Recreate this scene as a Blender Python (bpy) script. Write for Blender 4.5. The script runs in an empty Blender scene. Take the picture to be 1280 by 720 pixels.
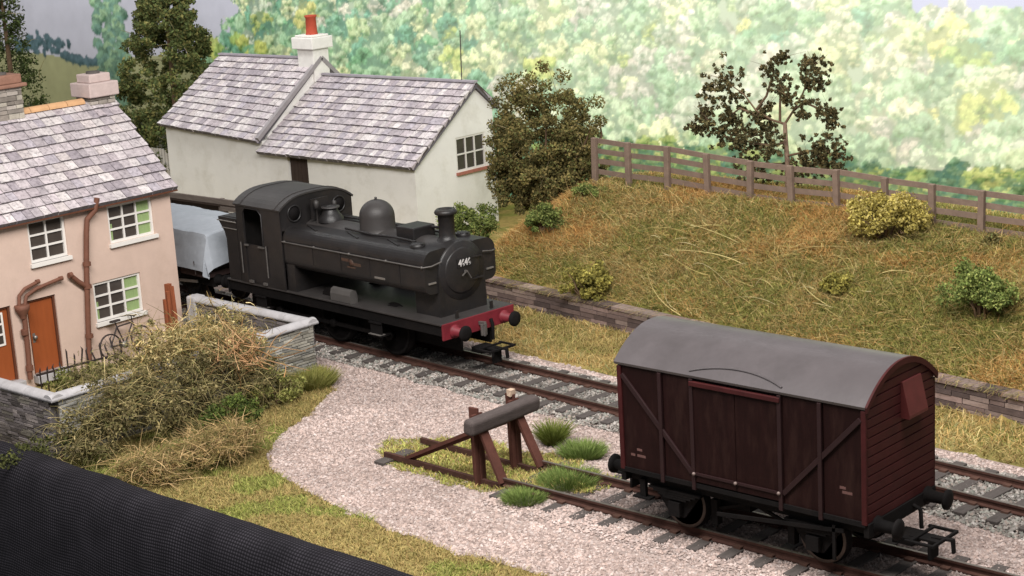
import bpy, bmesh, math, random
import numpy as np
from mathutils import Vector, Matrix

random.seed(7)
RNG = np.random.RandomState(11)
S = bpy.context.scene
COL = S.collection
PI = math.pi

# ------------------------------------------------------------------ camera (solved from the photo's straight lines)
CP = np.array([17.6155, -25.9141, 12.6225]); YAW, PITCH, ROLL, FPX = -0.746454, 0.240761, -0.0593243, 2200.0
def cam_axes():
    f = np.array([math.cos(PITCH)*math.sin(YAW), math.cos(PITCH)*math.cos(YAW), -math.sin(PITCH)])
    r = np.array([math.cos(YAW), -math.sin(YAW), 0]); u = np.cross(r, f)
    return r*math.cos(ROLL)+u*math.sin(ROLL), -r*math.sin(ROLL)+u*math.cos(ROLL), f
CR, CU, CF = cam_axes()
def ray(px, py): return CF*FPX + CR*(px-640) - CU*(py-360)
def atz(px, py, z): d = ray(px, py); return CP + d*((z-CP[2])/d[2])
def aty(px, py, y): d = ray(px, py); return CP + d*((y-CP[1])/d[1])
def atx(px, py, x): d = ray(px, py); return CP + d*((x-CP[0])/d[0])

cd = bpy.data.cameras.new('camera'); cam = bpy.data.objects.new('camera', cd); COL.objects.link(cam)
M = Matrix(((CR[0], CU[0], -CF[0], CP[0]), (CR[1], CU[1], -CF[1], CP[1]), (CR[2], CU[2], -CF[2], CP[2]), (0, 0, 0, 1)))
cam.matrix_world = M
cd.sensor_width = 36; cd.lens = FPX/1280*36; cd.clip_start = 0.5; cd.clip_end = 500
cd.dof.use_dof = True; cd.dof.focus_distance = 43; cd.dof.aperture_fstop = 2.4
S.camera = cam

# ------------------------------------------------------------------ colour and materials
def lin(c):
    c = np.asarray(c, float)
    return np.where(c <= 0.04045, c/12.92, ((c+0.055)/1.055)**2.4)
def hx(h): return tuple(lin([int(h[i:i+2], 16)/255 for i in (0, 2, 4)]))
def mat(name, color=(.5, .5, .5), rough=.8, var=.25, scale=3., bump=0., bscale=20., spec=.3, metal=0., attr=False, stain=None, stain_scale=1.2, stain_amt=.5, stretch=None, transl=0.):
    m = bpy.data.materials.new(name); m.use_nodes = True
    nt = m.node_tree; N = nt.nodes; Lk = nt.links.new
    b = N['Principled BSDF']; b.inputs['Roughness'].default_value = rough; b.inputs['Metallic'].default_value = metal
    b.inputs['Specular IOR Level'].default_value = spec
    tc = N.new('ShaderNodeTexCoord'); vec = tc.outputs['Object']
    if stretch:
        mp = N.new('ShaderNodeMapping'); mp.inputs['Scale'].default_value = stretch; Lk(vec, mp.inputs[0]); vec = mp.outputs[0]
    if attr:
        a = N.new('ShaderNodeAttribute'); a.attribute_name = 'Col'; src = a.outputs['Color']
    else:
        rgb = N.new('ShaderNodeRGB'); rgb.outputs[0].default_value = (*color, 1); src = rgb.outputs[0]
    n1 = N.new('ShaderNodeTexNoise'); n1.inputs['Scale'].default_value = scale; n1.inputs['Detail'].default_value = 8; n1.inputs['Roughness'].default_value = .65
    Lk(vec, n1.inputs['Vector'])
    mr = N.new('ShaderNodeMapRange'); mr.inputs['From Min'].default_value = .25; mr.inputs['From Max'].default_value = .75
    mr.inputs['To Min'].default_value = 1-var; mr.inputs['To Max'].default_value = 1+var; Lk(n1.outputs['Fac'], mr.inputs['Value'])
    mx = N.new('ShaderNodeVectorMath'); mx.operation = 'SCALE'; Lk(src, mx.inputs[0]); Lk(mr.outputs[0], mx.inputs['Scale'])
    out = mx.outputs[0]
    if stain:
        n2 = N.new('ShaderNodeTexNoise'); n2.inputs['Scale'].default_value = stain_scale; n2.inputs['Detail'].default_value = 6; n2.inputs['Roughness'].default_value = .7
        Lk(vec, n2.inputs['Vector'])
        r2 = N.new('ShaderNodeMapRange'); r2.inputs['From Min'].default_value = .5; r2.inputs['From Max'].default_value = .72; r2.inputs['To Max'].default_value = stain_amt
        Lk(n2.outputs['Fac'], r2.inputs['Value'])
        mm = N.new('ShaderNodeMix'); mm.data_type = 'RGBA'; Lk(r2.outputs[0], mm.inputs['Factor']); Lk(out, mm.inputs[6]); mm.inputs[7].default_value = (*stain, 1)
        out = mm.outputs[2]
    Lk(out, b.inputs['Base Color'])
    if bump:
        n3 = N.new('ShaderNodeTexNoise'); n3.inputs['Scale'].default_value = bscale; n3.inputs['Detail'].default_value = 5; Lk(vec, n3.inputs['Vector'])
        bp = N.new('ShaderNodeBump'); bp.inputs['Strength'].default_value = bump; bp.inputs['Distance'].default_value = .03
        Lk(n3.outputs['Fac'], bp.inputs['Height']); Lk(bp.outputs[0], b.inputs['Normal'])
    if transl:
        t = N.new('ShaderNodeBsdfTranslucent'); Lk(out, t.inputs[0]); ms = N.new('ShaderNodeMixShader'); ms.inputs[0].default_value = transl
        Lk(b.outputs[0], ms.inputs[1]); Lk(t.outputs[0], ms.inputs[2]); Lk(ms.outputs[0], N['Material Output'].inputs[0])
    return m

MT = dict(
    loco=mat('loco_black', hx('1f1d1d'), .42, .35, 2.2, .12, 30, .35, stain=hx('322b27'), stain_scale=1.6, stain_amt=.6),
    loco_top=mat('loco_grey_top', hx('343130'), .5, .25, 1.8, .15, 25, .35, stain=hx('34302e'), stain_amt=.6),  # upper parts in a lighter grey than the black sides
    under=mat('underframe_black', hx('121010'), .8, .35, 3, .2, 20, .12, stain=hx('1d1816'), stain_amt=.5),  # black paint, made darker still to imitate the shade underneath
    loco_red=mat('buffer_beam_red', hx('6a1f28'), .55, .25, 3, 0, 20, .3, stain=hx('4c191d'), stain_amt=.7), dull=mat('dull_steel', hx('5c5855'), .5, .3, 6, 0, 20, .4, .3),
    steel=mat('worn_steel', hx('8b8681'), .42, .25, 6, 0, 20, .5, .6),
    railtop=mat('rail_steel', hx('7d746d'), .35, .3, 6, 0, 20, .5, .7),
    railrust=mat('rail_rust', hx('442d26'), .85, .35, 6, .3, 40, .2),
    sleeper=mat('sleeper_grey', hx('4e4845'), .9, .3, 5, .4, 25, .2, stretch=(6, 1, 6)),
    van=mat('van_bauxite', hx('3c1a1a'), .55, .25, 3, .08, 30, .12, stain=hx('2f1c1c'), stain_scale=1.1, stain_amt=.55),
    van_side=mat('van_side_shaded_bauxite', hx('1e0e0d'), .6, .3, 3, .08, 30, .1, stain=hx('33241f'), stain_scale=1.5, stain_amt=.4, stretch=(2.5, 2.5, .5)),  # same bauxite as the ends, darkened in colour to imitate shaded sides
    van_strap=mat('van_strapping', hx('231011'), .6, .2, 4, 0, 20, .3),
    van_roof=mat('van_roof_grey', hx('4b4647'), .33, .14, 1.3, .1, 8, .35, stain=hx('3d3939'), stain_scale=.9, stain_amt=.6),
    rust=mat('rust_brown', hx('52322a'), .85, .3, 5, .3, 30, .2, stain=hx('3c2620'), stain_amt=.6),
    oldwood=mat('grey_timber', hx('4b4341'), .9, .3, 4, .4, 18, .2, stretch=(8, 1, 8)),
    fence=mat('fence_timber', hx('78665a'), .85, .22, 4, .2, 20, .2),
    plank=mat('weathered_plank', hx('6f655f'), .9, .3, 3, .3, 15, .2, stretch=(1, 6, 8)),
    pinkwall=mat('pink_render', hx('c3ab9d'), .9, .07, 1.5, .12, 14, .15, stain=hx('ab9484'), stain_scale=.8, stain_amt=.4),
    whitewall=mat('cream_render', hx('dedbd6'), .9, .05, 1.2, .15, 10, .15, stain=hx('bdb8ac'), stain_scale=1.1, stain_amt=.5),
    slate=mat('slate', rough=.85, var=.3, scale=6, bump=.3, bscale=25, spec=.2, attr=True, stain=hx('544c54'), stain_scale=11, stain_amt=.85),
    stone=mat('stone', rough=.9, var=.25, scale=6, bump=.4, bscale=18, spec=.2, attr=True),
    coping=mat('coping_stone', hx('a5a2a3'), .9, .15, 4, .3, 20, .2, stain=hx('8d8988'), stain_scale=2.5, stain_amt=.6),
    mortar=mat('mortar', hx('55504d'), .95, .2, 5, .3, 20, .1),
    ridge=mat('ridge_tile_orange', hx('c49a72'), .8, .15, 4, .1, 20, .2),
    pipe=mat('pipe_brown', hx('6c4738'), .7, .2, 5, .1, 30, .3),
    door=mat('door_orange', hx('8c4823'), .55, .12, 2, 0, 20, .35, stretch=(4, 4, .6)),
    doorframe=mat('door_frame', hx('5a3626'), .6, .12, 3, 0, 20, .3),
    white=mat('white_paint', hx('d8d3cd'), .6, .06, 4, 0, 20, .3),
    glass=mat('dark_glass', hx('453e39'), .12, .25, 2, 0, 20, .5),
    curtain=mat('green_curtain', hx('8a9e6c'), .9, .15, 6, .5, 12, .1, stretch=(1, 5, .3)),
    potred=mat('chimney_pot_red', hx('a94a36'), .8, .12, 4, .1, 20, .2),
    whitepaintb=mat('whitewash', hx('dcd8d2'), .9, .1, 4, .25, 14, .15),
    pinkstone=mat('pale_pink_stone', hx('bba9a4'), .9, .14, 4, .3, 16, .15),
    brownplank=mat('dark_plank_door', hx('3d322d'), .85, .35, 3, .3, 14, .2, stretch=(10, 10, .6)),
    redbrick=mat('sill_brick', hx('a0685a'), .9, .2, 8, .2, 30, .15),
    tarp=mat('tarpaulin_grey', hx('9a9fa6'), .75, .12, 1.6, .35, 5, .25, stain=hx('7e848c'), stain_scale=1.5, stain_amt=.4),
    iron=mat('black_iron', hx('2e2523'), .6, .3, 6, 0, 20, .4),
    orange=mat('orange_brown_timber', hx('82492f'), .85, .35, 3, .3, 20, .2, stretch=(8, 8, .8)),
    bark=mat('bark', hx('6a5644'), .9, .3, 6, .3, 25, .15),
    twig=mat('pale_twig', hx('a8875c'), .9, .3, 5, 0, 25, .15, attr=True),
    leaf=mat('leaf', rough=.85, var=.25, scale=5, spec=.15, attr=True, transl=.12),
    grass=mat('grass', rough=.85, var=.15, scale=2, spec=.15, attr=True, transl=.15),
    stones=mat('stones', rough=.9, var=.15, scale=9, spec=.2, attr=True),
    earth=mat('turf_mat', rough=.95, var=.3, scale=6, bump=.7, bscale=9, spec=.1, attr=True),
    print_=mat('printed_paper', rough=.7, var=.05, scale=30, spec=.15, attr=True),
)

# ------------------------------------------------------------------ object helpers
def tag(o, label=None, cat=None, group=None, kind=None):
    if label: o['label'] = label
    if cat: o['category'] = cat
    if group: o['group'] = group
    if kind: o['kind'] = kind
    return o
def thing(name, loc, label, cat, rz=0., group=None):
    o = bpy.data.objects.new(name, None); COL.objects.link(o); o.empty_display_size = .3
    o.location = loc; o.rotation_euler = (0, 0, rz)
    return tag(o, label, cat, group)
def link(name, me, parent=None, loc=None):
    o = bpy.data.objects.new(name, me); COL.objects.link(o)
    if parent: o.parent = parent
    if loc is not None: o.location = loc
    return o
def np_mesh(name, V, F, m, col=None, smooth=False):
    """V (n,3); F list of equal-length face index arrays or one array; col (n,3) per vertex"""
    me = bpy.data.meshes.new(name); V = np.asarray(V, np.float32); F = np.asarray(F, np.int32)
    k = F.shape[1]; me.vertices.add(len(V)); me.vertices.foreach_set('co', V.ravel())
    me.loops.add(F.size); me.loops.foreach_set('vertex_index', F.ravel())
    me.polygons.add(len(F)); me.polygons.foreach_set('loop_start', np.arange(0, F.size, k, dtype=np.int32))
    me.update(calc_edges=True)
    if col is not None:
        a = me.color_attributes.new('Col', 'FLOAT_COLOR', 'POINT')
        a.data.foreach_set('color', np.c_[np.clip(col, 0, 1), np.ones(len(V))].astype(np.float32).ravel())
    me.materials.append(m)
    me.polygons.foreach_set('use_smooth', np.full(len(F), smooth))
    return me

class MB:
    """collects shapes of one part; build() links them as one mesh object"""
    def __init__(s): s.v = []; s.f = []; s.sm = []; s.c = []; s.cur = (1, 1, 1)
    def add(s, vs, fs, smooth=False):
        k = len(s.v); s.v += [tuple(map(float, p)) for p in vs]; s.f += [tuple(i+k for i in f) for f in fs]
        s.sm += [smooth]*len(fs); s.c += [s.cur]*len(vs); return s
    def box(s, c, d, rot=None, jit=0.):
        x, y, z = d[0]/2, d[1]/2, d[2]/2
        vs = [Vector((a, b, e)) for a in (-x, x) for b in (-y, y) for e in (-z, z)]
        if jit: vs = [v+Vector((random.uniform(-jit, jit), random.uniform(-jit, jit), random.uniform(-jit, jit))) for v in vs]
        if rot is not None: vs = [rot @ v for v in vs]
        c = Vector(c); vs = [v+c for v in vs]
        return s.add(vs, [(0, 1, 3, 2), (4, 6, 7, 5), (0, 4, 5, 1), (2, 3, 7, 6), (0, 2, 6, 4), (1, 5, 7, 3)])
    def bx(s, x0, x1, y0, y1, z0, z1): return s.box(((x0+x1)/2, (y0+y1)/2, (z0+z1)/2), (x1-x0, y1-y0, z1-z0))
    def bar(s, a, b, w, h, up=(0, 0, 1)):
        a = Vector(a); b = Vector(b); d = (b-a); L = d.length; d.normalize(); u = Vector(up)
        sd = d.cross(u)
        if sd.length < 1e-4: sd = d.cross(Vector((1, 0, 0)))
        sd.normalize(); u = sd.cross(d)
        R = Matrix((d, sd, u)).transposed()
        return s.box((a+b)/2, (L, w, h), R)
    def tube(s, pts, r, n=8, caps=True):
        pts = [Vector(p) for p in pts]; k = len(pts); rs = r if isinstance(r, (list, tuple)) else [r]*k
        vs = []; prev = None
        for i, p in enumerate(pts):
            d = (pts[min(i+1, k-1)]-pts[max(i-1, 0)]).normalized()
            if prev is None:
                a = d.cross(Vector((0, 0, 1)))
                if a.length < .05: a = d.cross(Vector((1, 0, 0)))
            else: a = prev-d*prev.dot(d)
            a.normalize(); prev = a; b = d.cross(a)
            vs += [p+(a*math.cos(2*PI*j/n)+b*math.sin(2*PI*j/n))*rs[i] for j in range(n)]
        fs = [(i*n+j, i*n+(j+1) % n, (i+1)*n+(j+1) % n, (i+1)*n+j) for i in range(k-1) for j in range(n)]
        s.add(vs, fs, True)
        if caps:
            s.add(vs[:n], [tuple(range(n))[::-1]]); s.add(vs[-n:], [tuple(range(n))])
        return s
    def lathe(s, prof, c=(0, 0, 0), axis='z', n=28):
        """prof: (radius, height) list"""
        c = Vector(c); vs = []
        for r, h in prof:
            for j in range(n):
                a = 2*PI*j/n; p = (r*math.cos(a), r*math.sin(a), h)
                if axis == 'x': p = (h, p[0], p[1])
                if axis == 'y': p = (p[0], h, p[1])
                vs.append(c+Vector(p))
        k = len(prof)
        s.add(vs, [(i*n+j, i*n+(j+1) % n, (i+1)*n+(j+1) % n, (i+1)*n+j) for i in range(k-1) for j in range(n)], True)
        if prof[0][0] > 1e-4: s.add(vs[:n], [tuple(range(n))])
        if prof[-1][0] > 1e-4: s.add(vs[-n:], [tuple(range(n))])
        return s
    def prism(s, poly, a, b, axis='x', smooth=False):
        """poly: list of 2-D points; extruded along axis from a to b"""
        def P(p, t): return {'x': (t, p[0], p[1]), 'y': (p[0], t, p[1]), 'z': (p[0], p[1], t)}[axis]
        n = len(poly); vs = [P(p, a) for p in poly]+[P(p, b) for p in poly]
        s.add(vs, [(i, (i+1) % n, n+(i+1) % n, n+i) for i in range(n)], smooth)
        s.add(vs[:n], [tuple(range(n))[::-1]]); s.add(vs[n:], [tuple(range(n))]); return s
    def build(s, name, m, parent=None, world=False, bevel=0., label=None, seg=2):
        off = Vector(parent.location) if (world and parent) else Vector((0, 0, 0))
        me = bpy.data.meshes.new(name); me.from_pydata([tuple(Vector(p)-off) for p in s.v], [], s.f); me.materials.append(m)
        me.polygons.foreach_set('use_smooth', s.sm)
        bm = bmesh.new(); bm.from_mesh(me)
        a = None
        bmesh.ops.recalc_face_normals(bm, faces=bm.faces); bm.to_mesh(me); bm.free()
        if any(c != (1, 1, 1) for c in s.c):
            at = me.color_attributes.new('Col', 'FLOAT_COLOR', 'POINT')
            at.data.foreach_set('color', np.c_[np.array(s.c), np.ones(len(s.c))].astype(np.float32).ravel())
        o = link(name, me, parent)
        if bevel:
            b = o.modifiers.new('bevel', 'BEVEL'); b.width = bevel; b.segments = seg; b.limit_method = 'ANGLE'; b.angle_limit = math.radians(50)
        if label: o['label'] = label
        return o

# smooth value noise for patches of colour and uneven ground
_G = RNG.rand(64, 64)
def vnoise(x, y):
    x = np.asarray(x, float); y = np.asarray(y, float)
    xi = np.floor(x).astype(int); yi = np.floor(y).astype(int); fx = x-xi; fy = y-yi
    fx = fx*fx*(3-2*fx); fy = fy*fy*(3-2*fy)
    g = lambda a, b: _G[a % 64, b % 64]
    return (g(xi, yi)*(1-fx)+g(xi+1, yi)*fx)*(1-fy)+(g(xi, yi+1)*(1-fx)+g(xi+1, yi+1)*fx)*fy
def fbm(x, y, o=4):
    t = 0; a = .5
    for i in range(o): t = t+a*vnoise(np.asarray(x)*2**i+17*i, np.asarray(y)*2**i+31*i); a *= .5
    return t/(1-.5**o)
def sstep(a, b, x): t = np.clip((np.asarray(x, float)-a)/(b-a), 0, 1); return t*t*(3-2*t)

# ------------------------------------------------------------------ the lie of the land
TS = -.068                                      # slope of the main line against the siding
def ytrk(x): return 4.5+TS*np.asarray(x, float)
def ywall(x): return 9.05-.13*np.asarray(x, float)
FY = 15.5
ZG = -.3
def height(x, y):
    x = np.asarray(x, float); y = np.asarray(y, float)
    t = np.clip((y-ywall(x)-.25)/(FY-.4-ywall(x)), 0, 1)
    top = 2.55-.35*sstep(-9, -2, x)
    z = .32+(top-.32)*(.7*t+.3*np.sin(t*PI/2))
    z = z+(fbm(x*.6, y*.6)-.5)*.6*np.sin(t*PI)
    z = z-sstep(17, 23, y)*1.6
    m = (y > ywall(x)+.1)*sstep(-22.5, -17.8, x-.25*(y-11))
    return np.where(m > 0, ZG+(z-ZG)*m, ZG)

GRAVEL = [(-40, 3.6), (-24, 3.7), (-17.3, 3.7), (-16.1, 3.3), (-14.9, 2.3), (-13.9, .6), (-13.3, -.9), (-12.4, -2.0), (-11.4, -2.6), (-10, -2.95), (-8.3, -3.3), (-5, -3.65), (-2.6, -3.5), (3, -3.1), (12, -3), (12, 5.4), (1.8, 6.35), (-.3, 6.5), (-5, 6.75), (-9.3, 7.0), (-13.5, 7.35), (-20, 8.2), (-40, 9.4)]
def inpoly(x, y, P):
    x = np.asarray(x); y = np.asarray(y); c = np.zeros(x.shape, bool); n = len(P)
    for i in range(n):
        (x1, y1), (x2, y2) = P[i], P[(i+1) % n]
        if y1 == y2: continue
        c ^= ((y1 > y) != (y2 > y)) & (x < (x2-x1)*(y-y1)/(y2-y1)+x1)
    return c
def inpatch(x, y): # weedy patch round the buffer stop
    return ((x+7.6)/2.9)**2+((y-.3)/1.25)**2+(fbm(x*1.3, y*1.3)-.5)*1.4 < 1
def ingrav(x, y):
    return inpoly(x+(fbm(x*1.7, y*1.7)-.5)*.5, y+(fbm(x*1.7+9, y*1.7)-.5)*.5, GRAVEL)

# palettes (linear)
def pal(*h): return np.array([hx(c) for c in h])
P_BANK = 1.6*pal('8b7648', '947a4c', 'a48c5e', '7b7046', '866c44', '757048', 'a39468', '6b6944')
P_BANKO = 1.45*pal('9c7848', 'a47e4c', '967042', 'ac8a56', '9a7f4c')
P_BANKG = 1.55*pal('6d6b36', '5f6232', '7a7640', '868049', '575a2e')
P_LAWN = 1.12*pal('958656', '8b7d4c', 'a08e5c', '7d7646', 'a8945f', '907850')
P_MOSS = 1.15*pal('8d8f4a', '7d8442', '9c9a58', '6d753a')
P_GREEN = pal('5f7238', '566832', '76844a', '6d7a42')

def turf_colour(x, y, z):
    n = fbm(x*.5, y*.5)[:, None]; n2 = fbm(x*1.4+5, y*1.4)[:, None]
    bank = P_BANK[0]*(1-sstep(.4, .6, n2))+P_BANKG[0]*sstep(.4, .6, n2)
    lawn = P_LAWN[0]*(1-sstep(.4, .6, n))+P_LAWN[3]*sstep(.4, .6, n)
    m = sstep(6, 8, y)[:, None]
    return (bank*m+lawn*(1-m))*.75

# ground sheet
def build_ground():
    xs = np.arange(-96, 16.01, .4); ys = np.arange(-5.9, 24.01, .3)
    X, Y = np.meshgrid(xs, ys); x, y = X.ravel(), Y.ravel(); z = height(x, y)
    nx, ny = len(xs), len(ys); i = np.arange(nx*ny).reshape(ny, nx)
    F = np.stack([i[:-1, :-1], i[:-1, 1:], i[1:, 1:], i[1:, :-1]], -1).reshape(-1, 4)
    me = np_mesh('ground', np.c_[x, y, z], F, MT['earth'], turf_colour(x, y, z), True)
    tag(link('ground', me), 'grassy model railway baseboard rising to a bank', None, None, 'structure')
    # gravel sheet, one clean outline following the turf edge
    m = mat('gravel_bed', hx('93827b'), .95, .15, 4, .8, 40, .15, stain=hx('8d8079'), stain_scale=2.2, stain_amt=.5)
    b = MB(); b.add([(a, c, ZG+.012) for a, c in GRAVEL], [tuple(range(len(GRAVEL)))])
    tag(b.build('gravel_bed', m), 'pinkish gravel yard surface', None, None, 'structure')
build_ground()

# ---- loose stones, as two masses nobody could count
def stones(name, pts, z, size, cols, label, tone=None):
    n = len(pts); base = np.array([(1, 0, 0), (-1, 0, 0), (0, 1, 0), (0, -1, 0), (0, 0, 1), (0, 0, -1)], float)
    fc = np.array([(0, 2, 4), (2, 1, 4), (1, 3, 4), (3, 0, 4), (2, 0, 5), (1, 2, 5), (3, 1, 5), (0, 3, 5)])
    s = size*(.55+.9*RNG.rand(n, 1, 1)**2)*(.6+.8*RNG.rand(n, 6, 1))
    a = RNG.rand(n)*2*PI; ca, sa = np.cos(a), np.sin(a)
    v = base[None]*s*np.array([1, 1, .7]); v = v+RNG.randn(n, 6, 3)*size*.15
    vx = v[..., 0]*ca[:, None]-v[..., 1]*sa[:, None]; vy = v[..., 0]*sa[:, None]+v[..., 1]*ca[:, None]
    V = np.stack([vx+pts[:, :1], vy+pts[:, 1:2], v[..., 2]+np.asarray(z).reshape(-1, 1)], -1).reshape(-1, 3)
    F = (fc[None]+6*np.arange(n)[:, None, None]).reshape(-1, 3)
    c = cols[RNG.randint(len(cols), size=n)]*(.78+.44*RNG.rand(n, 1)); c = c if tone is None else c*np.asarray(tone)[:, None]; c = np.repeat(c, 6, 0)
    return tag(link(name, np_mesh(name, V, F, MT['stones'], c)), label, None, None, 'stuff')
def pts_in(n, x0, x1, y0, y1, f):
    x = RNG.uniform(x0, x1, n); y = RNG.uniform(y0, y1, n); k = f(x, y); return np.c_[x[k], y[k]]
def near_main(x, y): return np.abs(y-ytrk(x)) < 1.45+.3*(fbm(x*1.5, y*1.5)-.5)
def siding_lift(x, y): return .1*(1-sstep(1.35, 1.95, np.abs(y)))*sstep(-6.6, -6.0, x)
g = pts_in(230000, -26, 6, -3.8, 8, lambda x, y: ingrav(x, y) & ~near_main(x, y) & (~inpatch(x, y) | (RNG.rand(len(x)) < .08)))
stones('gravel', g, ZG+.018+siding_lift(g[:, 0], g[:, 1])*.88, .034, .73*pal('c6b2aa', 'c8b8b1', 'baa79f', 'b6a39b', 'ab9992', 'c4b0a7', 'cabbb5', '9a8a83', 'bfa99f'), 'loose fine pinkish gravel over the yard', (.78+.5*fbm(g[:, 0]*.7, g[:, 1]*.7+4))*(1-.38*np.exp(-(g[:, 1]/.55)**2)*sstep(-6.5, -5, g[:, 0])*(.4+1.2*fbm(g[:, 0]*1.3, g[:, 1]*2))))
bpts = pts_in(150000, -30, 6, 2, 9, near_main)
off = np.abs(bpts[:, 1]-ytrk(bpts[:, 0]))
bz = ZG+.03+.066*(1-sstep(1.0, 1.5, off))
stones('ballast', bpts, bz, .043, .8*pal('9a938d', 'aea79f', '857e78', '746d67', 'b8b1ab', '655f5a', '94928a', 'a6988f', '8a8a82'), 'coarse grey stone ballast along the main line', (.8+.4*fbm(bpts[:, 0]*.8, bpts[:, 1]*.8))*(1-.3*np.exp(-(off/.4)**2)))
bm_ = MB(); bl = [(x, float(ytrk(x))+s) for x, s in ((-45, -1.25), (12, -1.25), (12, 1.25), (-45, 1.25))]
bm_.add([(a, c, ZG+.07) for a, c in bl], [(0, 1, 2, 3)])
tag(bm_.build('ballast_bed', mat('ballast_bed', hx('77716b'), .95, .3, 9, .9, 25, .1)), 'grey ballast bed under the main line', None, None, 'structure')
bm_ = MB(); bm_.add([(-6.0, -1.35, ZG+.095), (12, -1.35, ZG+.095), (12, 1.35, ZG+.095), (-6.0, 1.35, ZG+.095), (-6.6, -1.95, ZG+.01), (12, -1.95, ZG+.01), (12, 1.95, ZG+.01), (-6.6, 1.95, ZG+.01)], [(0, 1, 2, 3), (4, 5, 1, 0), (3, 2, 6, 7), (4, 0, 3, 7)])
tag(bm_.build('siding_bed', mat('siding_bed', hx('93857f'), .95, .3, 9, .9, 25, .1)), 'pinkish gravel bed under the siding', None, None, 'structure')

# ------------------------------------------------------------------ grass blades
def blades(name, pts, zb, length, width, cols, label, lean=.6, seg=2, parent=None, loc=None, attr='grass', spread=None, curl=.5):
    n = len(pts)
    L = length*(.5+.8*RNG.rand(n)); a = RNG.rand(n)*2*PI; ln = lean*(.2+1.1*RNG.rand(n))
    d = np.c_[np.cos(a), np.sin(a)]*ln[:, None]
    if spread is not None: d = d*.5+spread
    up = 1/np.sqrt(1+(d**2).sum(1)); wa = RNG.rand(n)*2*PI; w = np.c_[np.cos(wa), np.sin(wa), np.zeros(n)]*width*(.6+.8*RNG.rand(n, 1))/2
    rows = []
    for k in range(seg+1):
        t = k/seg
        p = np.c_[pts[:, :2]+d*(L*up*t*(1+curl*t))[:, None], np.asarray(zb)+L*up*t*(1-.35*curl*t*t*np.minimum(ln*2, 2))]
        ww = w*(1-.75*t); rows += [p-ww, p+ww]
    V = np.stack(rows, 1).reshape(-1, 3); k = 2*(seg+1)
    f = np.array([(2*i, 2*i+1, 2*i+3, 2*i+2) for i in range(seg)])
    F = (f[None]+k*np.arange(n)[:, None, None]).reshape(-1, 4)
    c = np.repeat(cols*(.75+.5*RNG.rand(n, 1)), k, 0)
    if loc is not None: V = V-np.asarray(loc)
    o = link(name, np_mesh(name, V, F, MT[attr], c), parent, None)
    return o
def pick(P, n): return P[RNG.randint(len(P), size=n)]

# bank
def bank_ok(x, y): return (y > ywall(x)+.3) & (y < 18.5) & (x-.25*(y-11) > -21.5)
p = pts_in(330000, -22, 3, 8.5, 18.5, bank_ok)
n1 = fbm(p[:, 0]*.75, p[:, 1]*.75+3); n2 = fbm(p[:, 0]*2.2+8, p[:, 1]*2.2)
g_ = (n1*.6+n2*.4+.12*sstep(-12, -4, p[:, 0])+RNG.randn(len(p))*.09 > .52)[:, None]
c = np.where(g_, pick(P_BANKG, len(p)), pick(P_BANK, len(p)))
n3 = fbm(p[:, 0]*.38+2, p[:, 1]*.6+7)+.25*(1-sstep(-19, -14.5, p[:, 0]))+.1*(sstep(13.5, 15.5, p[:, 1]))
c = np.where((n3+RNG.randn(len(p))*.1 > .66)[:, None], pick(P_BANKO, len(p)), c)
o = blades('bank_grass', p, height(p[:, 0], p[:, 1])-.03, .25, .026, c, '', 1.25, 3)
tag(o, 'dry orange and olive grass covering the bank', None, None, 'stuff')
x_ = RNG.uniform(-22, 3, 4500); x_ = x_[RNG.rand(len(x_)) < fbm(x_*.9, x_*0+3)*1.2]; q_ = np.c_[x_, ywall(x_)+RNG.uniform(-.05, .35, len(x_))]
tag(blades('edge_grass', q_, .3, .3, .018, pick(np.r_[P_BANK, P_BANKG], len(q_)), '', .8, 4, spread=np.array([[0, -1.1]]), curl=1.2), 'dry grass hanging over the top of the low retaining wall', None, None, 'stuff')
# strip between ballast and retaining wall
p = pts_in(70000, -24, 4, 5.5, 12, lambda x, y: (y < ywall(x)-.05) & ~ingrav(x, y-.15) & (y > 5))
c = np.where((fbm(p[:, 0]*.8, p[:, 1]*.8) > .5)[:, None], pick(P_LAWN, len(p)), pick(P_BANK, len(p)))
tag(blades('verge_grass', p, ZG-.02, .2, .028, c, '', 1.1), 'short straw and olive grass between ballast and low stone wall', None, None, 'stuff')
# front lawn, yard and weed patch
p = pts_in(280000, -24, 2, -5.9, 4.2, lambda x, y: (~ingrav(x, y) & ~((x < -16.2) & (y < 3.2) & (y > -4.9)) | ingrav(x, y) & inpatch(x, y)) & ((y < 3.6) | (x > -17)))
pm = inpatch(p[:, 0], p[:, 1])
c = np.where(pm[:, None], pick(P_MOSS, len(p)), np.where((fbm(p[:, 0]*.9, p[:, 1]*.9+2) > .42)[:, None], pick(P_LAWN, len(p)), pick(P_MOSS, len(p))*.95))
tag(blades('lawn_grass', p, ZG-.02, np.where(pm, .1, .14), .022, c, '', 1.1), 'short yellow green grass along the front of the layout and buffer stop', None, None, 'stuff')

p = pts_in(60000, -11, -4.4, -1.4, 2, inpatch); e_ = 1-((p[:, 0]+7.6)/2.9)**2-((p[:, 1]-.3)/1.25)**2; p = p[RNG.rand(len(p)) < np.clip(.15+.9*(fbm(p[:, 0]*2, p[:, 1]*2)-.3)+.35*e_, .04, 1)]
tag(blades('weed_patch', p, ZG+.0+siding_lift(p[:, 0], p[:, 1]), .13, .03, pick(np.r_[P_MOSS*1.3, P_LAWN*1.2], len(p)), '', 1.0), 'pale yellow green weeds growing round the buffer stop', None, None, 'stuff')
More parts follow.
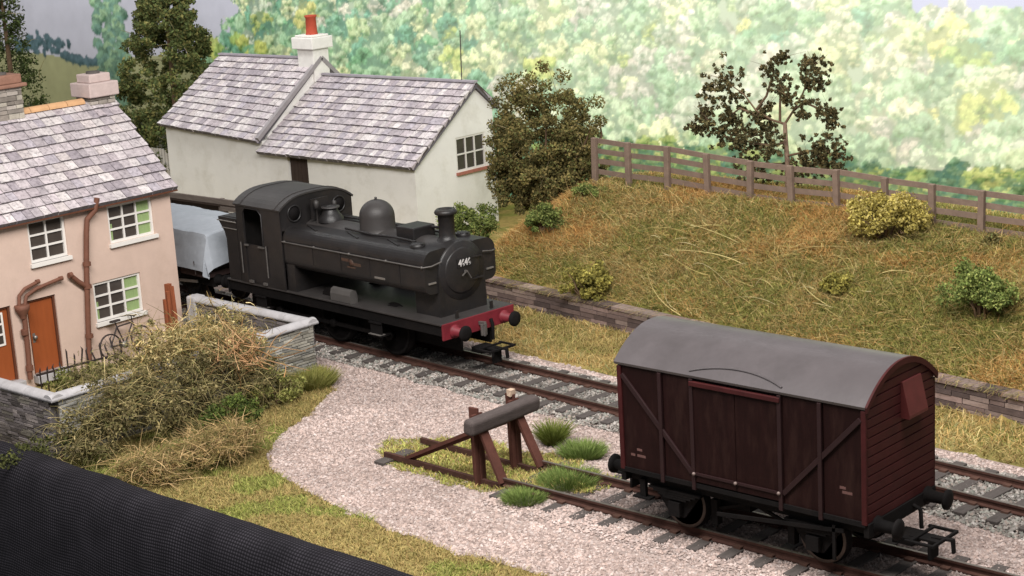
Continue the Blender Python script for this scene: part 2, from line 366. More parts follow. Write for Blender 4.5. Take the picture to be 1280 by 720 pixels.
# ------------------------------------------------------------------ foliage
def leaf_mesh(name, centres, n, r, size, P, parent, flat=1., loc=(0, 0, 0), mtl='leaf', clip=None):
    """leaves: small folded quads scattered round clump centres"""
    C = np.asarray(centres, float); k = RNG.randint(len(C), size=n); rr = np.asarray(r, float)
    R_ = rr[k] if rr.ndim else np.full(n, r)
    d = RNG.randn(n, 3); d /= np.linalg.norm(d, axis=1)[:, None]
    pos = C[k]+d*(R_*RNG.rand(n)**.45)[:, None]*np.array([1, 1, flat])
    a = RNG.randn(n, 3); a /= np.linalg.norm(a, axis=1)[:, None]; b = np.cross(a, RNG.randn(n, 3)); b /= np.linalg.norm(b, axis=1)[:, None]
    s = (size*(.5+RNG.rand(n)))[:, None]
    V = np.stack([pos-a*s, pos-b*s*.6, pos+a*s, pos+b*s*.6], 1).reshape(-1, 3)-np.asarray(loc)
    F = np.arange(4*n).reshape(n, 4)
    tone = (.75+.5*RNG.rand(len(C), 1))[k]
    c = np.repeat(pick(P, n)*tone*(.75+.5*RNG.rand(n, 1)), 4, 0)
    return link(name, np_mesh(name, V, F, MT[mtl], c), parent)
def ell_centres(c, rad, n, shell=.45, low=-.6):
    d = RNG.randn(n*3, 3); d /= np.linalg.norm(d, axis=1)[:, None]; d = d[d[:, 2] > low][:n]
    q = shell+(1-shell)*RNG.rand(len(d))**.6
    return np.asarray(c)+d*q[:, None]*np.asarray(rad)*(.82+.36*RNG.rand(len(d), 1))
def stems(name, base, tips, r, m, parent, loc, wob=.15, n=5):
    b = MB(); base = np.asarray(base, float)
    for t in tips:
        t = np.asarray(t, float); L = np.linalg.norm(t-base); pts = []
        for i in range(n):
            q = i/(n-1); e = base+(t-base)*q; e = e+RNG.randn(3)*wob*L*q*(1-q)*1.3; pts.append(e-np.asarray(loc))
        b.tube(pts, [r*(1-.75*i/(n-1)) for i in range(n)], 5)
    return b.build(name, m, parent)
def bush(name, base, rad, P, label, n=2500, size=.07, clumps=40, r=.3, cat='bush', group=None, shell=.45, stemn=10, lift=.0, fine=1.7):
    base = np.asarray(base, float); rad = np.asarray(rad, float); c = base+np.array([0, 0, rad[2]*.85+lift])
    o = thing(name, tuple(base), label, cat, group=group)
    cc = ell_centres(c, rad*.85, clumps, shell)
    cc[:, 2] = np.maximum(cc[:, 2], base[2]+.05)
    cc = cc+RNG.randn(*cc.shape)*.16*rad; cc[:, 2] = np.maximum(cc[:, 2], base[2]+.03)
    leaf_mesh('foliage', cc, int(n*fine), r*(.4+.75*RNG.rand(len(cc))), size*.8, P, o, .9, base)
    stems('stem', base-np.array([0, 0, .1]), cc[:stemn], .03+.02*rad[2], MT['bark'], o, base)
    return o
def fibres(name, n, base_f, L, r, P, parent, loc, droop=.5, seg=5, dirf=None):
    """curved stalks as thin three-sided tubes"""
    b0 = base_f(n); a = RNG.rand(n)*2*PI; el = RNG.uniform(-.1, 1.1, n) if dirf is None else None
    d = np.c_[np.cos(a)*np.cos(el), np.sin(a)*np.cos(el), np.sin(el)] if dirf is None else dirf(n)
    Ls = L*(.4+.9*RNG.rand(n)); bend = RNG.randn(n, 3)*.35; bend[:, 2] -= droop
    rows = []
    sd = np.cross(d, RNG.randn(n, 3)); sd /= np.linalg.norm(sd, axis=1)[:, None]; s2 = np.cross(d, sd)
    for i in range(seg):
        t = i/(seg-1); p = b0+(d*t+bend*t*t)*Ls[:, None]; q = r*(1-.6*t)
        for j in range(3): rows.append(p+(sd*math.cos(2.094*j)+s2*math.sin(2.094*j))*q)
    V = np.stack(rows, 1).reshape(-1, 3)-np.asarray(loc); k = 3*seg
    f = np.array([(3*i+j, 3*i+(j+1) % 3, 3*i+3+(j+1) % 3, 3*i+3+j) for i in range(seg-1) for j in range(3)])
    F = (f[None]+k*np.arange(n)[:, None, None]).reshape(-1, 4)
    return tag(link(name, np_mesh(name, V, F, MT['twig'], np.repeat(pick(P, n)*(.7+.5*RNG.rand(n, 1)), k, 0), True), parent), kind='stuff')

P_DARK = 2.05*pal('4c4526', '413c22', '5a5130', '393620', '635837', '484a2a')
P_TREE = 1.8*pal('3a3622', '45402a', '2f2d1d', '504a30', '54482f')
P_CONIF = 1.9*pal('3c4426', '454d2b', '50522f', '343b22', '5a5632')
P_OLIVE = 1.1*pal('87803f', '948a48', '797238', 'a3984f', '6b6834')
P_PALE = 1.1*pal('a3954f', '968844', 'b1a25c', '857a3c', 'a89a5e')
P_MID = 1.35*pal('5b6533', '4c572b', '69713c', '757a45', '3f4a25')
P_LOW = 1.2*pal('625a3a', '706644', '4c472d', '7e724e', '5a5836', '6b6146')
P_STRAW = 1.25*pal('b79d68', 'a58a58', 'c8b17c', '8e7648', '9c8250', 'd0bd8d')
P_BRAM = 1.4*pal('8a7f55', '776d48', '9a8a60', '665e3c', '4f4a2e', 'a5956c', '7f6d48', '5f5f3a')
P_RUSTW = pal('b08a64', 'bd9770', '9c7650')

# large dark bush by the cottage gable
def rounded_bush():
    base = np.array([-19.75, 16.4, 1.2]); o = thing('round_bush', tuple(base), 'large dark olive bush filling the gap between cottage gable and fence', 'bush')
    cc = np.r_[ell_centres(base+[0, 0, 2.15], (2.15, 1.6, 2.3), 300, .4, -.95), ell_centres(base+[.9, -.1, .9], (1.3, 1.2, 1.3), 70), ell_centres(base+[-.8, -.1, .9], (1.3, 1.1, 1.3), 70)]
    leaf_mesh('foliage', cc, 66000, .27*(.6+.7*RNG.rand(len(cc))), .048, P_DARK, o, .9, base)
    stems('stem', base, cc[:16], .09, MT['bark'], o, base)
    fibres('twig', 90, lambda n: cc[RNG.randint(len(cc), size=n)], .7, .012, pal('a89a78', '8a7a58'), o, base, .1)
rounded_bush()
# thin open tree behind the fence
def open_tree():
    y = 17.2; B = aty(985, 232, y); loc = np.array([B[0], y, B[2]-.35])
    o = thing('sparse_tree', tuple(loc), 'sparse dark leaved tree with bare pinkish limbs behind the timber fence', 'tree')
    sc = 2200/np.linalg.norm(B-CP)
    cl = [(905, 100, 20), (890, 113, 14), (918, 122, 15), (965, 84, 13), (978, 72, 8), (975, 106, 14), (984, 122, 9), (1008, 92, 16), (1020, 80, 12), (1026, 105, 12), (1024, 137, 16), (1003, 143, 8), (1040, 146, 10), (957, 136, 9), (885, 150, 15), (872, 160, 12), (902, 165, 17), (925, 158, 18), (943, 170, 20), (918, 178, 15), (960, 165, 13), (965, 185, 15), (935, 203, 18), (950, 215, 14), (1035, 178, 20), (1022, 195, 18), (1045, 198, 16), (1030, 207, 18), (1010, 205, 12), (990, 215, 12), (880, 140, 8), (945, 145, 9), (910, 145, 9)]
    C = []; r = []
    for a, b, q in cl:
        w = aty(a, b, y+random.uniform(-.7, .7)); C.append(w); r.append(q/sc*.95)
    C = np.array(C); r = np.array(r)
    sub = []; sr = []
    for w, q in zip(C, r):
        for i in range(34): sub.append(w+RNG.randn(3)*q*.62); sr.append(q*.17*random.uniform(.6, 1.4))
    leaf_mesh('foliage', np.array(sub), 24000, np.array(sr)*1.12, .048, P_TREE, o, 1, loc)
    fibres('twig', 160, lambda n: C[RNG.randint(len(C), size=n)], .5, .009, pal('7a6654', '64523f'), o, loc, .0)
    b = MB(); L = lambda a, e, dy=0: Vector(aty(a, e, y+dy)-loc)
    b.tube([(0, 0, 0), L(984, 200), L(982, 175), L(981, 153)], [.1, .08, .07, .06], 7)
    b.build('trunk', mat('pinkish_bark', hx('8a7362'), .9, .3, 6, .3, 25), o)
    for path in ([(981, 155), (965, 150), (945, 138), (930, 118), (912, 105)], [(965, 150), (950, 146), (925, 135), (900, 155)], [(981, 155), (992, 138), (1003, 118), (1012, 95)], [(992, 138), (1005, 128), (1022, 135)], [(945, 138), (958, 120), (968, 88)], [(983, 178), (965, 182), (940, 178), (905, 170)], [(984, 195), (1005, 190), (1030, 185)], [(984, 205), (960, 205), (938, 205)], [(975, 153), (975, 130), (976, 108)]):
        t = MB(); dy = random.uniform(-.4, .4); t.tube([L(a, e, dy*i/4) for i, (a, e) in enumerate(path)], [.042-.007*i for i in range(len(path))], 6)
        t.build('limb', MT['bark'], o)
open_tree()

def conifer(name, px, py_top, y, half, zb, label, n, P, width_px, lean=0):
    T = aty(px, py_top, y); sc = 2200/np.linalg.norm(T-CP); base = np.array([T[0], y, zb]); H = T[2]-zb; w = width_px/sc
    o = thing(name, tuple(base), label, 'tree')
    k = 420; q = RNG.rand(k)**.9; a = RNG.rand(k)*2*PI; rad = w*(1.02-q)**.75*np.minimum(1, .75+q)*(.35+.65*RNG.rand(k)**.5)*(.75+.5*fbm(a*1.3, q*6))
    cc = base+np.c_[np.cos(a)*rad, np.sin(a)*rad*.8, .5+q*(H-.5)]
    leaf_mesh('foliage', cc, n, .42*(.6+.6*RNG.rand(k))*(1.15-.6*q), .07, P, o, .8, base)
    MB().tube([(0, 0, -.2), (.05, 0, H*.5), (0, 0, H*.97)], [.2, .12, .03], 7).build('trunk', MT['bark'], o)
    fibres('twig', 45, lambda n_: cc[RNG.randint(k, size=n_)], 1.2, .02, pal('a0946a', '8c8258'), o, base, .1)
conifer('dark_tree', 200, -50, 20.3, 2, -.3, 'tall dark green tree between the two houses in front of backdrop', 60000, P_CONIF, 104)
conifer('dark_tree', -6, -60, 20.3, 2, -.3, 'dark green tree cut by the corner above the left stone chimney', 11000, 1.4*pal('333d1f', '3d4725', '2a331b', '46502c'), 50)

# bushes of the bank and corner
def bb(name, px, py, y, rpx, P, label, n, **k):
    """px, py: where the bush meets the slope"""
    B = aty(px, py, y); sc = 2200/np.linalg.norm(B-CP); B[2] = float(height(B[0], B[1])) if k.pop('snap', True) else B[2]
    return bush(name, B, (rpx[0]/sc, rpx[0]/sc*.8, rpx[1]/sc), P, label, n, **k)
def slope_hit(px, py):
    d = ray(px, py); t = np.linspace(.01, .05, 4000); Q = CP+d*t[:, None]
    k = np.argmax(Q[:, 2] < height(Q[:, 0], Q[:, 1])); return Q[k]
def sb(name, px, py, rx, rz, P, label, n, **k):
    B = slope_hit(px, py); sc = 2200/np.linalg.norm(B-CP)
    return bush(name, B, (rx/sc, rx/sc*.8, rz/sc), P, label, n, **k)
bush('green_bush', (-21.3, 14.3, .3), (1.15, 1.0, .78), P_MID, 'mid green bush against the cottage gable behind the chimney of the engine', 6000, .05, 70, .26)
sb('small_bush', 678, 290, 25, 20, P_MID, 'small dark green bush on the orange left end of the bank', 2600, size=.045, clumps=40, r=.2)
sb('yellow_bush', 735, 377, 33, 28, P_OLIVE, 'yellow green bush growing over the low stone wall', 3600, size=.05, clumps=50, r=.24)
sb('yellow_bush', 1108, 298, 56, 32, P_PALE, 'broad straw coloured bush spreading in front of the timber fence', 6500, size=.05, clumps=90, r=.28)
sb('small_bush', 1240, 308, 10, 9, P_DARK, 'tiny dark bush at the foot of a fence post', 600, size=.04, clumps=14, r=.13, stemn=4)
sb('green_bush', 1226, 396, 42, 34, P_MID*1.25, 'rounded green bush low on the bank beyond the brown van', 6000, size=.045, clumps=80, r=.25)
sb('small_bush', 1050, 368, 26, 14, P_OLIVE, 'low olive scrub halfway up the bank above the van roof', 1500, size=.045, clumps=26, r=.17, stemn=4)
sb('small_bush', 735, 245, 22, 8, P_MID, 'low green scrub beneath the left end of the timber fence', 1000, size=.045, clumps=20, r=.15, stemn=4)
# long pale stalks lying over the bank
o = thing('dry_stalks', (-6, 13, 1.8), 'long pale dead stalks trailing over the middle of the bank', 'dead grass')
def stalk_base(n):
    q = np.array([slope_hit(RNG.uniform(800, 1130), RNG.uniform(285, 400)) for _ in range(n)]); q[:, 2] += .08; return q
fibres('stalk', 75, stalk_base, 1.5, .014, pal('c2b078', 'ad9c62', 'd0c090'), o, (-6, 13, 1.8), .5, 7, lambda n: np.c_[RNG.uniform(-1, 1, n), RNG.uniform(-.6, .3, n), RNG.uniform(.1, .6, n)])

tg = thing('grass_thatch', (-8, 12, 1), 'matted dry grass stems tangled over the face of the bank', 'dead grass')
def thatch_base(n):
    q = pts_in(n*4, -20, 2, 9, 15.5, bank_ok)[:n]; return np.c_[q, height(q[:, 0], q[:, 1])+.06]
fibres('stem', 15000, thatch_base, .38, .008, 1.4*pal('968252', 'a48c5e', '8a7548', '776d40', 'b59f6e', '8d6a42', '6f6c3e', '77744a', 'a08150'), tg, (-8, 12, 1), .45, 4)
# ------------------------------------------------------------------ stone walls
def stone_run(b, p0, p1, z0, z1, th, ch, sl, P, proud=.02, z1b=None):
    p0 = np.array(p0, float); p1 = np.array(p1, float); L = np.linalg.norm(p1-p0); d = (p1-p0)/L; ang = math.atan2(d[1], d[0]); R_ = Matrix.Rotation(ang, 3, 'Z')
    z = z0
    while z < z1-.02:
        h = min(ch*random.uniform(.75, 1.25), z1-z)
        s = 0
        while s < L:
            l = min(sl*random.uniform(.5, 1.5), L-s)
            c = p0+d*(s+l/2); b.cur = tuple(P[random.randrange(len(P))]*random.uniform(.75, 1.25))
            b.box((c[0], c[1], z+h/2), (max(l-.02, .03), th+random.uniform(0, proud)*2, max(h-.016, .03)), R_, .007)
            s += l
        z += h
    b.cur = (1, 1, 1)
P_WALLA = pal('6b6463', '777070', '5e5856', '807875', '6f6a62', '57514f')
P_WALLB = pal('87837a', '929089', '7b776d', '9c988d', '86847e')
P_RETW = pal('6e5d58', '7c6963', '60514d', '84736c', '584b48')
A0, A1, B1, C1 = (-24, -4.6), (-16.65, -4.6), (-16.5, 3.1), (-21.35, 3.2)
yw = thing('yard_wall', (-16.6, -1, ZG), 'low grey stone garden wall with rounded pale coping round the pink house yard', 'wall')
def yard_wall():
    for nm, a, e, P in (('wall_section', A0, A1, P_WALLA), ('wall_section', A1, B1, P_WALLB), ('wall_section', B1, C1, P_WALLA)):
        b = MB(); stone_run(b, a, e, ZG-.05, 1.08, .3, .08, .36, P, .025); b.build(nm, MT['stone'], yw, True)
        k = MB(); A = np.array(a); E_ = np.array(e); d = (E_-A)/np.linalg.norm(E_-A)
        A2 = A; E2 = E_
        ang = math.atan2(d[1], d[0]); c = (A2+E2)/2; R_ = Matrix.Rotation(ang, 3, 'Z')
        k.box((c[0], c[1], .35), (np.linalg.norm(E2-A2)-.01, .24, 1.4), R_); k.build('core', MT['mortar'], yw, True)
        # coping: half-round stones butted end to end
        L = np.linalg.norm(E2-A2); t = MB(); s = -.17
        while s < L+.1:
            l = random.uniform(.9, 1.5); l = min(l, L+.17-s)
            prof = [(.19*math.cos(u), 1.06+.16*math.sin(u)) for u in np.linspace(0, PI, 9)]
            vs = []
            for q in (s, s+l-.012):
                for (w, z) in prof: pp = A2+d*q+np.array([-d[1], d[0]])*w; vs.append((pp[0], pp[1], z))
            n = 9; t.add(vs, [(i, i+1, n+i+1, n+i) for i in range(n-1)]+[(n-1, 0, n, 2*n-1)], True)
            t.add(vs[:n], [tuple(range(n))[::-1]]); t.add(vs[n:], [tuple(range(n))]); s += l
            if l < .2: break
        t.build('coping', MT['coping'], yw, True)
    b = MB(); b.box((C1[0], C1[1], .43), (.4, .42, 1.56)); b.build('end_pier', MT['coping'], yw, True, .06)
yard_wall()
rw = thing('retaining_wall', (-8, 10.1, ZG), 'long low brown stone retaining wall along the foot of the bank', 'wall')
b = MB(); stone_run(b, (-24, float(ywall(-24))), (8, float(ywall(8))), ZG-.05, .3, .3, .13, .75, P_RETW, .03); b.build('stonework', MT['stone'], rw, True)
b = MB(); b.bar((-24, float(ywall(-24)), 0), (8, float(ywall(8)), 0), .24, .56); b.build('core', MT['mortar'], rw, True)
b = MB(); x = -24.
while x < 8:
    l = random.uniform(.6, 1.3); b.cur = tuple(P_RETW[random.randrange(5)]*random.uniform(.8, 1.15))
    b.bar((x, float(ywall(x)), .34), (x+l-.02, float(ywall(x+l)), .34), .38+random.uniform(0, .05), .085); x += l
b.build('coping', MT['stone'], rw, True)

# ------------------------------------------------------------------ tracks
MT['chair'] = mat('chair_rust', hx('4c352c'), .9, .3, 6)
def track(name, loc, rz, x0, x1, label, sp=.72, stop=None):
    o = thing(name, loc, label, 'railway track', rz)
    prof = [(-.07, -.17), (.07, -.17), (.07, -.15), (.018, -.12), (.018, -.055), (.037, -.045), (.037, -.002), (-.037, -.002), (-.037, -.045), (-.018, -.055), (-.018, -.12), (-.07, -.15)]
    for s in (-1, 1):
        b = MB(); b.prism([(p[0]+s*.63, p[1]) for p in prof], x0, x1, 'x'); r = b.build('rail', MT['railrust'], o)
        t = MB(); t.bx(x0, x1, s*.63-.03, s*.63+.03, -.004, .003); t.build('rail_head', MT['railtop'], r)
    x = x0+.3; k = 0; proto = None
    while x < x1:
        if proto is None:
            b = MB(); b.box((0, 0, 0), (.26, 2.5, .14)); proto = b.build('sleeper', MT['sleeper'], o, bevel=.015); q = proto
            b = MB(); b.box((0, 0, 0), (.16, .3, .05), None, .006); chair = b.build('rail_chair', MT['chair'], q); chairs = [chair, chair.copy()]; COL.objects.link(chairs[1])
        else:
            q = proto.copy(); COL.objects.link(q); q.parent = o; chairs = [chair.copy(), chair.copy()]; [COL.objects.link(c) for c in chairs]
        for c, sy in zip(chairs, (-.63, .63)): c.parent = q; c.location = (0, sy, .085)
        q.location = (x, random.uniform(-.03, .03), -.235+random.uniform(-.01, .01)); q.rotation_euler = (0, 0, random.uniform(-.02, .02)); x += sp
    return o
ANG = math.atan(TS)
track('railway_track', (0, 4.5, 0), ANG, -42, 8.5, 'main line rails on grey sleepers under the black steam engine')
track('railway_track', (0, 0, 0), 0, -6.4, 5.2, 'rusty siding rails ending at the buffer stop, under the brown van')

# ------------------------------------------------------------------ buffer stop
def buffer_stop():
    o = thing('buffer_stop', (-7.2, 0, -.2), 'rusty rail-built buffer stop with grey timber cross beam', 'buffer stop')
    W = lambda p: tuple(Vector(p)-Vector(o.location))
    b = MB(); ya, yb, xb = -1.1, 1.08, -6.84
    b.box(W((xb, (ya+yb)/2, 1.12)), (.3, yb-ya, .34), Matrix.Rotation(.12, 3, 'Y')); b.build('cross_beam', MT['oldwood'], o, bevel=.09, seg=4)
    for s in (-.65, .5):
        r = MB(); r.bar(W((-7.04, s, -.3)), W((-7.06, s, 1.42)), .06, .24, (1, 0, 0)); r.bar(W((-6.98, s, -.3)), W((-6.98, s, 1.3)), .3, .06, (1, 0, 0)); r.build('upright', MT['rust'], o)
        r = MB(); r.bar(W((-6.84, s, .98)), W((-6.32, s+(.06 if s > 0 else 0), -.1)), .24, .06); r.bar(W((-6.87, s, .93)), W((-6.36, s+(.06 if s > 0 else 0), -.12)), .07, .15); r.build('front_brace', MT['rust'], o)
        r = MB(); r.bar(W((-7.05, s-.1, .92)), W((-9.2, s+.05, -.1)), .17, .08); r.bar(W((-7.05, s-.1, .86)), W((-9.2, s+.05, -.14)), .04, .13) 
        r.build('rear_stay', MT['rust'], o)
        r = MB(); r.bar(W((-9.9, s, -.15)), W((-6.3, s, -.2)), .08, .12); r.build('base_rail', MT['railrust'], o)
    r = MB(); r.box(W((-7.03, .5, 1.46)), (.1, .15, .13), None, .02); r.build('post_cap', mat('pale_cap', hx('a8927f'), .9, .2, 8), o)
    b = MB(); b.box(W((-9.75, -.5, -.25)), (.3, 1.0, .1)); b.build('sleeper', MT['sleeper'], o, bevel=.015)
buffer_stop()
def tuft(px, py, rpx, hpx, label, P=P_GREEN, n=1800):
    B = atz(px, py, ZG); sc = 2200/np.linalg.norm(B-CP); r = rpx/sc; B[2] = ZG
    o = thing('grass_tuft', tuple(B), label, 'grass tuft')
    a = RNG.rand(n)*2*PI; q = r*np.sqrt(RNG.rand(n))*.75; p = np.c_[B[0]+np.cos(a)*q, B[1]+np.sin(a)*q]
    blades('blade', p, ZG, hpx/sc*.8, .018, pick(P, n)*1.0, '', .45, 3, o, B, 'grass', (p-B[:2])/r*.8)
tuft(691, 556, 12, 34, 'narrow upright green grass tuft beside the buffer stop brace', pal('66702f', '737a3a', '59642b'), 1500)
tuft(729, 572, 30, 21, 'wide green grass tuft left of the van buffer, behind the far siding rail', P_GREEN*1.2, 3200)
tuft(711, 610, 38, 24, 'long green grass tuft growing between the siding rails', P_GREEN*1.15, 3600)
tuft(656, 631, 27, 21, 'bright green grass tuft in front of the near siding rail', P_GREEN*1.25, 3000)
tuft(386, 482, 40, 22, 'pale green grass tuft at the corner foot of the yard wall', pal('8c8c48', '7d8240', 'a09c5c', '9b9350')*.75, 3000)

# ------------------------------------------------------------------ rolling stock helpers
def wheel(parent, x, y, r, m, spokes=0, zc=None, tyre=None):
    zc = r if zc is None else zc; s = -1 if y < 0 else 1
    b = MB(); b.lathe([(r*.86, -.07), (r, -.06), (r, .06), (r*1.06, .07), (r*1.06, .09), (r*.86, .09), (r*.86, -.07)], (x, y, zc), 'y', 32)
    w = b.build('wheel', m, parent)
    d = MB(); d.lathe([(.0, -.05), (r*.22, -.05), (r*.22, .05), (0, .05)], (x, y, zc), 'y', 16)
    if spokes:
        for i in range(spokes):
            a = 2*PI*i/spokes; d.bar((x+r*.15*math.cos(a), y, zc+r*.15*math.sin(a)), (x+r*.88*math.cos(a), y, zc+r*.88*math.sin(a)), .05, .07, (0, 1, 0))
    else:
        d.lathe([(r*.2, -.02), (r*.88, -.04), (r*.88, .04), (r*.2, .02)], (x, y, zc), 'y', 28)
    d.build('wheel_centre', m, w)
    t = MB(); t.lathe([(r*.87, -.001), (r*.995, -.001), (r*.995, .006), (r*.87, .006), (r*.87, -.001)], (x, y+s*-.0-.075, zc), 'y', 32); t.build('tyre', tyre or MT['tyre'], w)
MT['tyre'] = mat('worn_tyre', hx('50453e'), .5, .25, 5, 0, 20, .4, .3)
def buffer(parent, x, y, z, s, mbody, head_r=.2, reach=.44):
    b = MB(); b.lathe([(.17, 0), (.17, s*.05), (.12, s*.06), (.1, s*(reach-.08)), (.0, s*(reach-.08))], (x, y, z), 'x', 18); o = b.build('buffer', mbody, parent)
    h = MB(); h.lathe([(.0, s*(reach-.1)), (.06, s*(reach-.1)), (.1, s*(reach-.07)), (head_r, s*(reach-.05)), (head_r, s*(reach-.01)), (.1, s*(reach+.015)), (0, s*(reach+.02))], (x, y, z), 'x', 24); h.build('buffer_head', MT['under'], o)
def coupling(parent, x, s, z=.62):
    b = MB(); b.box((x+s*.15, 0, z), (.4, .5, .14)); b.box((x+s*.5, 0, z+.06), (.55, .3, .05)); b.bar((x+s*.4, -.42, z+.1), (x+s*.4, .42, z+.1), .06, .05); b.bar((x+s*.3, -.42, z+.1), (x+s*.85, -.42, z+.1), .06, .05); b.bar((x+s*.3, .42, z+.1), (x+s*.85, .42, z+.1), .06, .05)
    b.bar((x+s*.85, -.45, z+.1), (x+s*.85, .45, z+.1), .05, .06); b.bar((x+s*.6, 0, z+.08), (x+s*1.02, 0, z+.12), .09, .05); b.bar((x+s*1.0, 0, z+.13), (x+s*1.02, 0, z-.12), .09, .05); b.bar((x+s*.62, 0, z+.05), (x+s*.62, 0, z-.3), .3, .06, (1, 0, 0))
    b.build('coupling', MT['under'], parent, bevel=.01)

# ------------------------------------------------------------------ the steam engine
def loco():
    O = (-12.55, 4.5+.068*12.55, 0)
    o = thing('steam_locomotive', O, 'black pannier tank steam engine with red buffer beam on the main line', 'steam engine', ANG)
    ZF = 1.33; K = MT['loco']; T = MT['loco_top']; U = MT['under']
    b = MB(); b.bx(-9.2, 0, -1.27, 1.27, ZF-.05, ZF); b.build('footplate', T, o, bevel=.012)
    b = MB()
    for s in (-1, 1): b.bx(-9.15, -.03, s*1.2-.02, s*1.2+.02, ZF-.32, ZF-.05)
    b.build('valance', U, o)
    b = MB(); b.bx(-.02, .04, -1.24, 1.24, .9, ZF-.01); b.build('buffer_beam', MT['loco_red'], o, bevel=.01)
    b = MB(); b.bx(-9.24, -9.18, -1.24, 1.24, .9, ZF-.01); b.build('rear_buffer_beam', U, o, bevel=.01)
    for s in (-1, 1):
        buffer(o, .04, s*.86, 1.08, 1, MT['loco_red']); buffer(o, -9.24, s*.86, 1.08, -1, U)
        b = MB(); b.bx(-9.1, -.1, s*.5-.03, s*.5+.03, .45, ZF-.05); b.build('main_frame', U, o)
    b = MB(); b.bar((.04, 0, 1.1), (.28, 0, 1.12), .07, .1); b.bar((.26, 0, 1.13), (.22, 0, .78), .06, .06, (1, 0, 0)); b.bar((.2, -.09, .95), (.2, .09, .95), .06, .3); b.build('draw_hook', MT['dull'], o, bevel=.01)
    b = MB(); b.tube([(.1, .35, 1.15), (.16, .35, 1.0), (.14, .35, .6)], .045, 8); b.build('brake_hose', U, o)
    coupling(o, .0, 1, .45)
    # wheels, rods
    for x in (-7.3, -4.9, -2.55):
        for s in (-1, 1): wheel(o, x, s*.66, .68, U, 14, None, U)
    for s in (-1, 1):
        b = MB(); b.bx(-7.4, -2.45, s*.86-.03, s*.86+.03, .5, .6)
        for x in (-7.3, -4.9, -2.55): b.lathe([(0, s*.76), (.12, s*.76), (.12, s*.92), (0, s*.92)], (x, 0, .55), 'y', 12)
        b.build('coupling_rod', U, o)
    # boiler, smokebox, tanks
    zb = 2.42
    b = MB(); b.lathe([(.76, -6.4), (.76, -1.4)], (0, 0, zb), 'x', 40); b.build('boiler', T, o)
    b = MB(); b.lathe([(.78, -1.45), (.78, -.52), (.75, -.48), (.0, -.48)], (0, 0, zb), 'x', 44); b.bx(-1.45, -.5, -.8, .8, ZF, 2.4); b.build('smokebox', K, o)
    b = MB(); b.lathe([(.6, -.48), (.6, -.465), (.56, -.45), (.38, -.41), (.2, -.39), (.0, -.385)], (0, 0, zb), 'x', 40); d = b.build('smokebox_door', K, o)
    h = MB(); h.bar((-.36, -.02, zb), (-.27, -.02, zb), .05, .05); h.bar((-.29, 0, zb), (-.29, .12, zb-.2), .025, .03, (1, 0, 0)); h.bar((-.31, 0, zb), (-.31, -.16, zb-.1), .025, .03, (1, 0, 0)); h.build('door_handle', MT['dull'], d)
    for z in (zb+.28, zb-.28):
        h = MB(); h.bar((-.43, .1, z), (-.43, .66, z), .03, .06, (1, 0, 0)); h.build('hinge_strap', K, d)
    b = MB(); b.bx(-.405, -.375, -.24, .24, zb+.1, zb+.33); npl = b.build('number_plate', mat('plate_black', hx('1c1a1a'), .5), o)
    cv = bpy.data.curves.new('digits', 'FONT'); cv.body = '4646'; cv.size = .25; cv.align_x = 'CENTER'; cv.align_y = 'CENTER'; cv.extrude = .006; cv.offset = .006
    to = bpy.data.objects.new('tmp', cv); COL.objects.link(to); bpy.context.view_layer.update()
    me = bpy.data.meshes.new_from_object(to.evaluated_get(bpy.context.evaluated_depsgraph_get())); COL.objects.unlink(to); bpy.data.objects.remove(to)
    me.transform(Matrix(((0, 0, 1, -.367), (.84, 0, 0, 0), (0, .95, 0, zb+.215), (0, 0, 0, 1)))); me.materials.clear(); me.materials.append(mat('grey_digits', hx('b9b5b2'), .7)); link('number', me, npl)
    for s in (-1, 1):
        # pannier tank: rounded shoulder, tucked-in lower edge
        P = [(.46, 3.09), (.55, 3.1)]
        P += [(.92+.31*math.sin(a), 2.78+.31*math.cos(a)) for a in np.linspace(0, PI/2, 8)]
        P += [(1.23-.22*(1-math.cos(a)), 2.2-.22*math.sin(a)) for a in np.linspace(0, PI/2, 7)]
        P += [(.46, 1.98)]
        b = MB(); b.prism([(s*p[0], p[1]) for p in P], -6.38, -.54, 'x'); t = b.build('pannier_tank', K, o, bevel=.025, seg=3)
        r = MB(); r.tube([(-6.38, s*1.27, 2.72), (-3.2, s*1.27, 2.72), (-.75, s*1.27, 2.72), (-.55, s*1.24, 2.72), (-.45, s*1.05, 2.73), (-.45, s*.72, 2.78)], .02, 6)
        for x in (-6.3, -5.0, -3.5, -2.0, -.6): r.lathe([(0, 0), (.035, 0), (.035, s*.06), (0, s*.06)], (x, s*1.22, 2.72), 'y', 8)
        r.build('handrail', MT['dull'], t)
        f = MB(); f.lathe([(.2, 0), (.2, .07), (.14, .1), (0, .11)], (-1.25, s*.78, 3.09), 'z', 16); f.bar((-1.45, s*.78, 3.17), (-1.05, s*.78, 3.17), .05, .04); f.build('tank_filler', K, t)
        for x in (-5.5, -3.75, -2.1):
            f = MB(); f.bar((x-.45, s*.65, 3.115), (x+.3, s*.95, 3.1), .07, .03); f.build('lifting_lug', K, t)
        for x in (-5.1, -3.9, -2.7, -1.5): q = MB(); q.bx(x-.012, x+.012, s*1.23-.012, s*1.23+.012, 2.2, 2.8); q.build('tank_seam', K, t)
        e = MB(); e.bx(-2.5, -2.1, s*1.235-.02, s*1.235+.02, 2.2, 2.25); e.bx(-.62, -.5, s*1.0-.12, s*1.0+.12, 2.25, 2.29); e.build('lamp_bracket', MT['steel'], t)
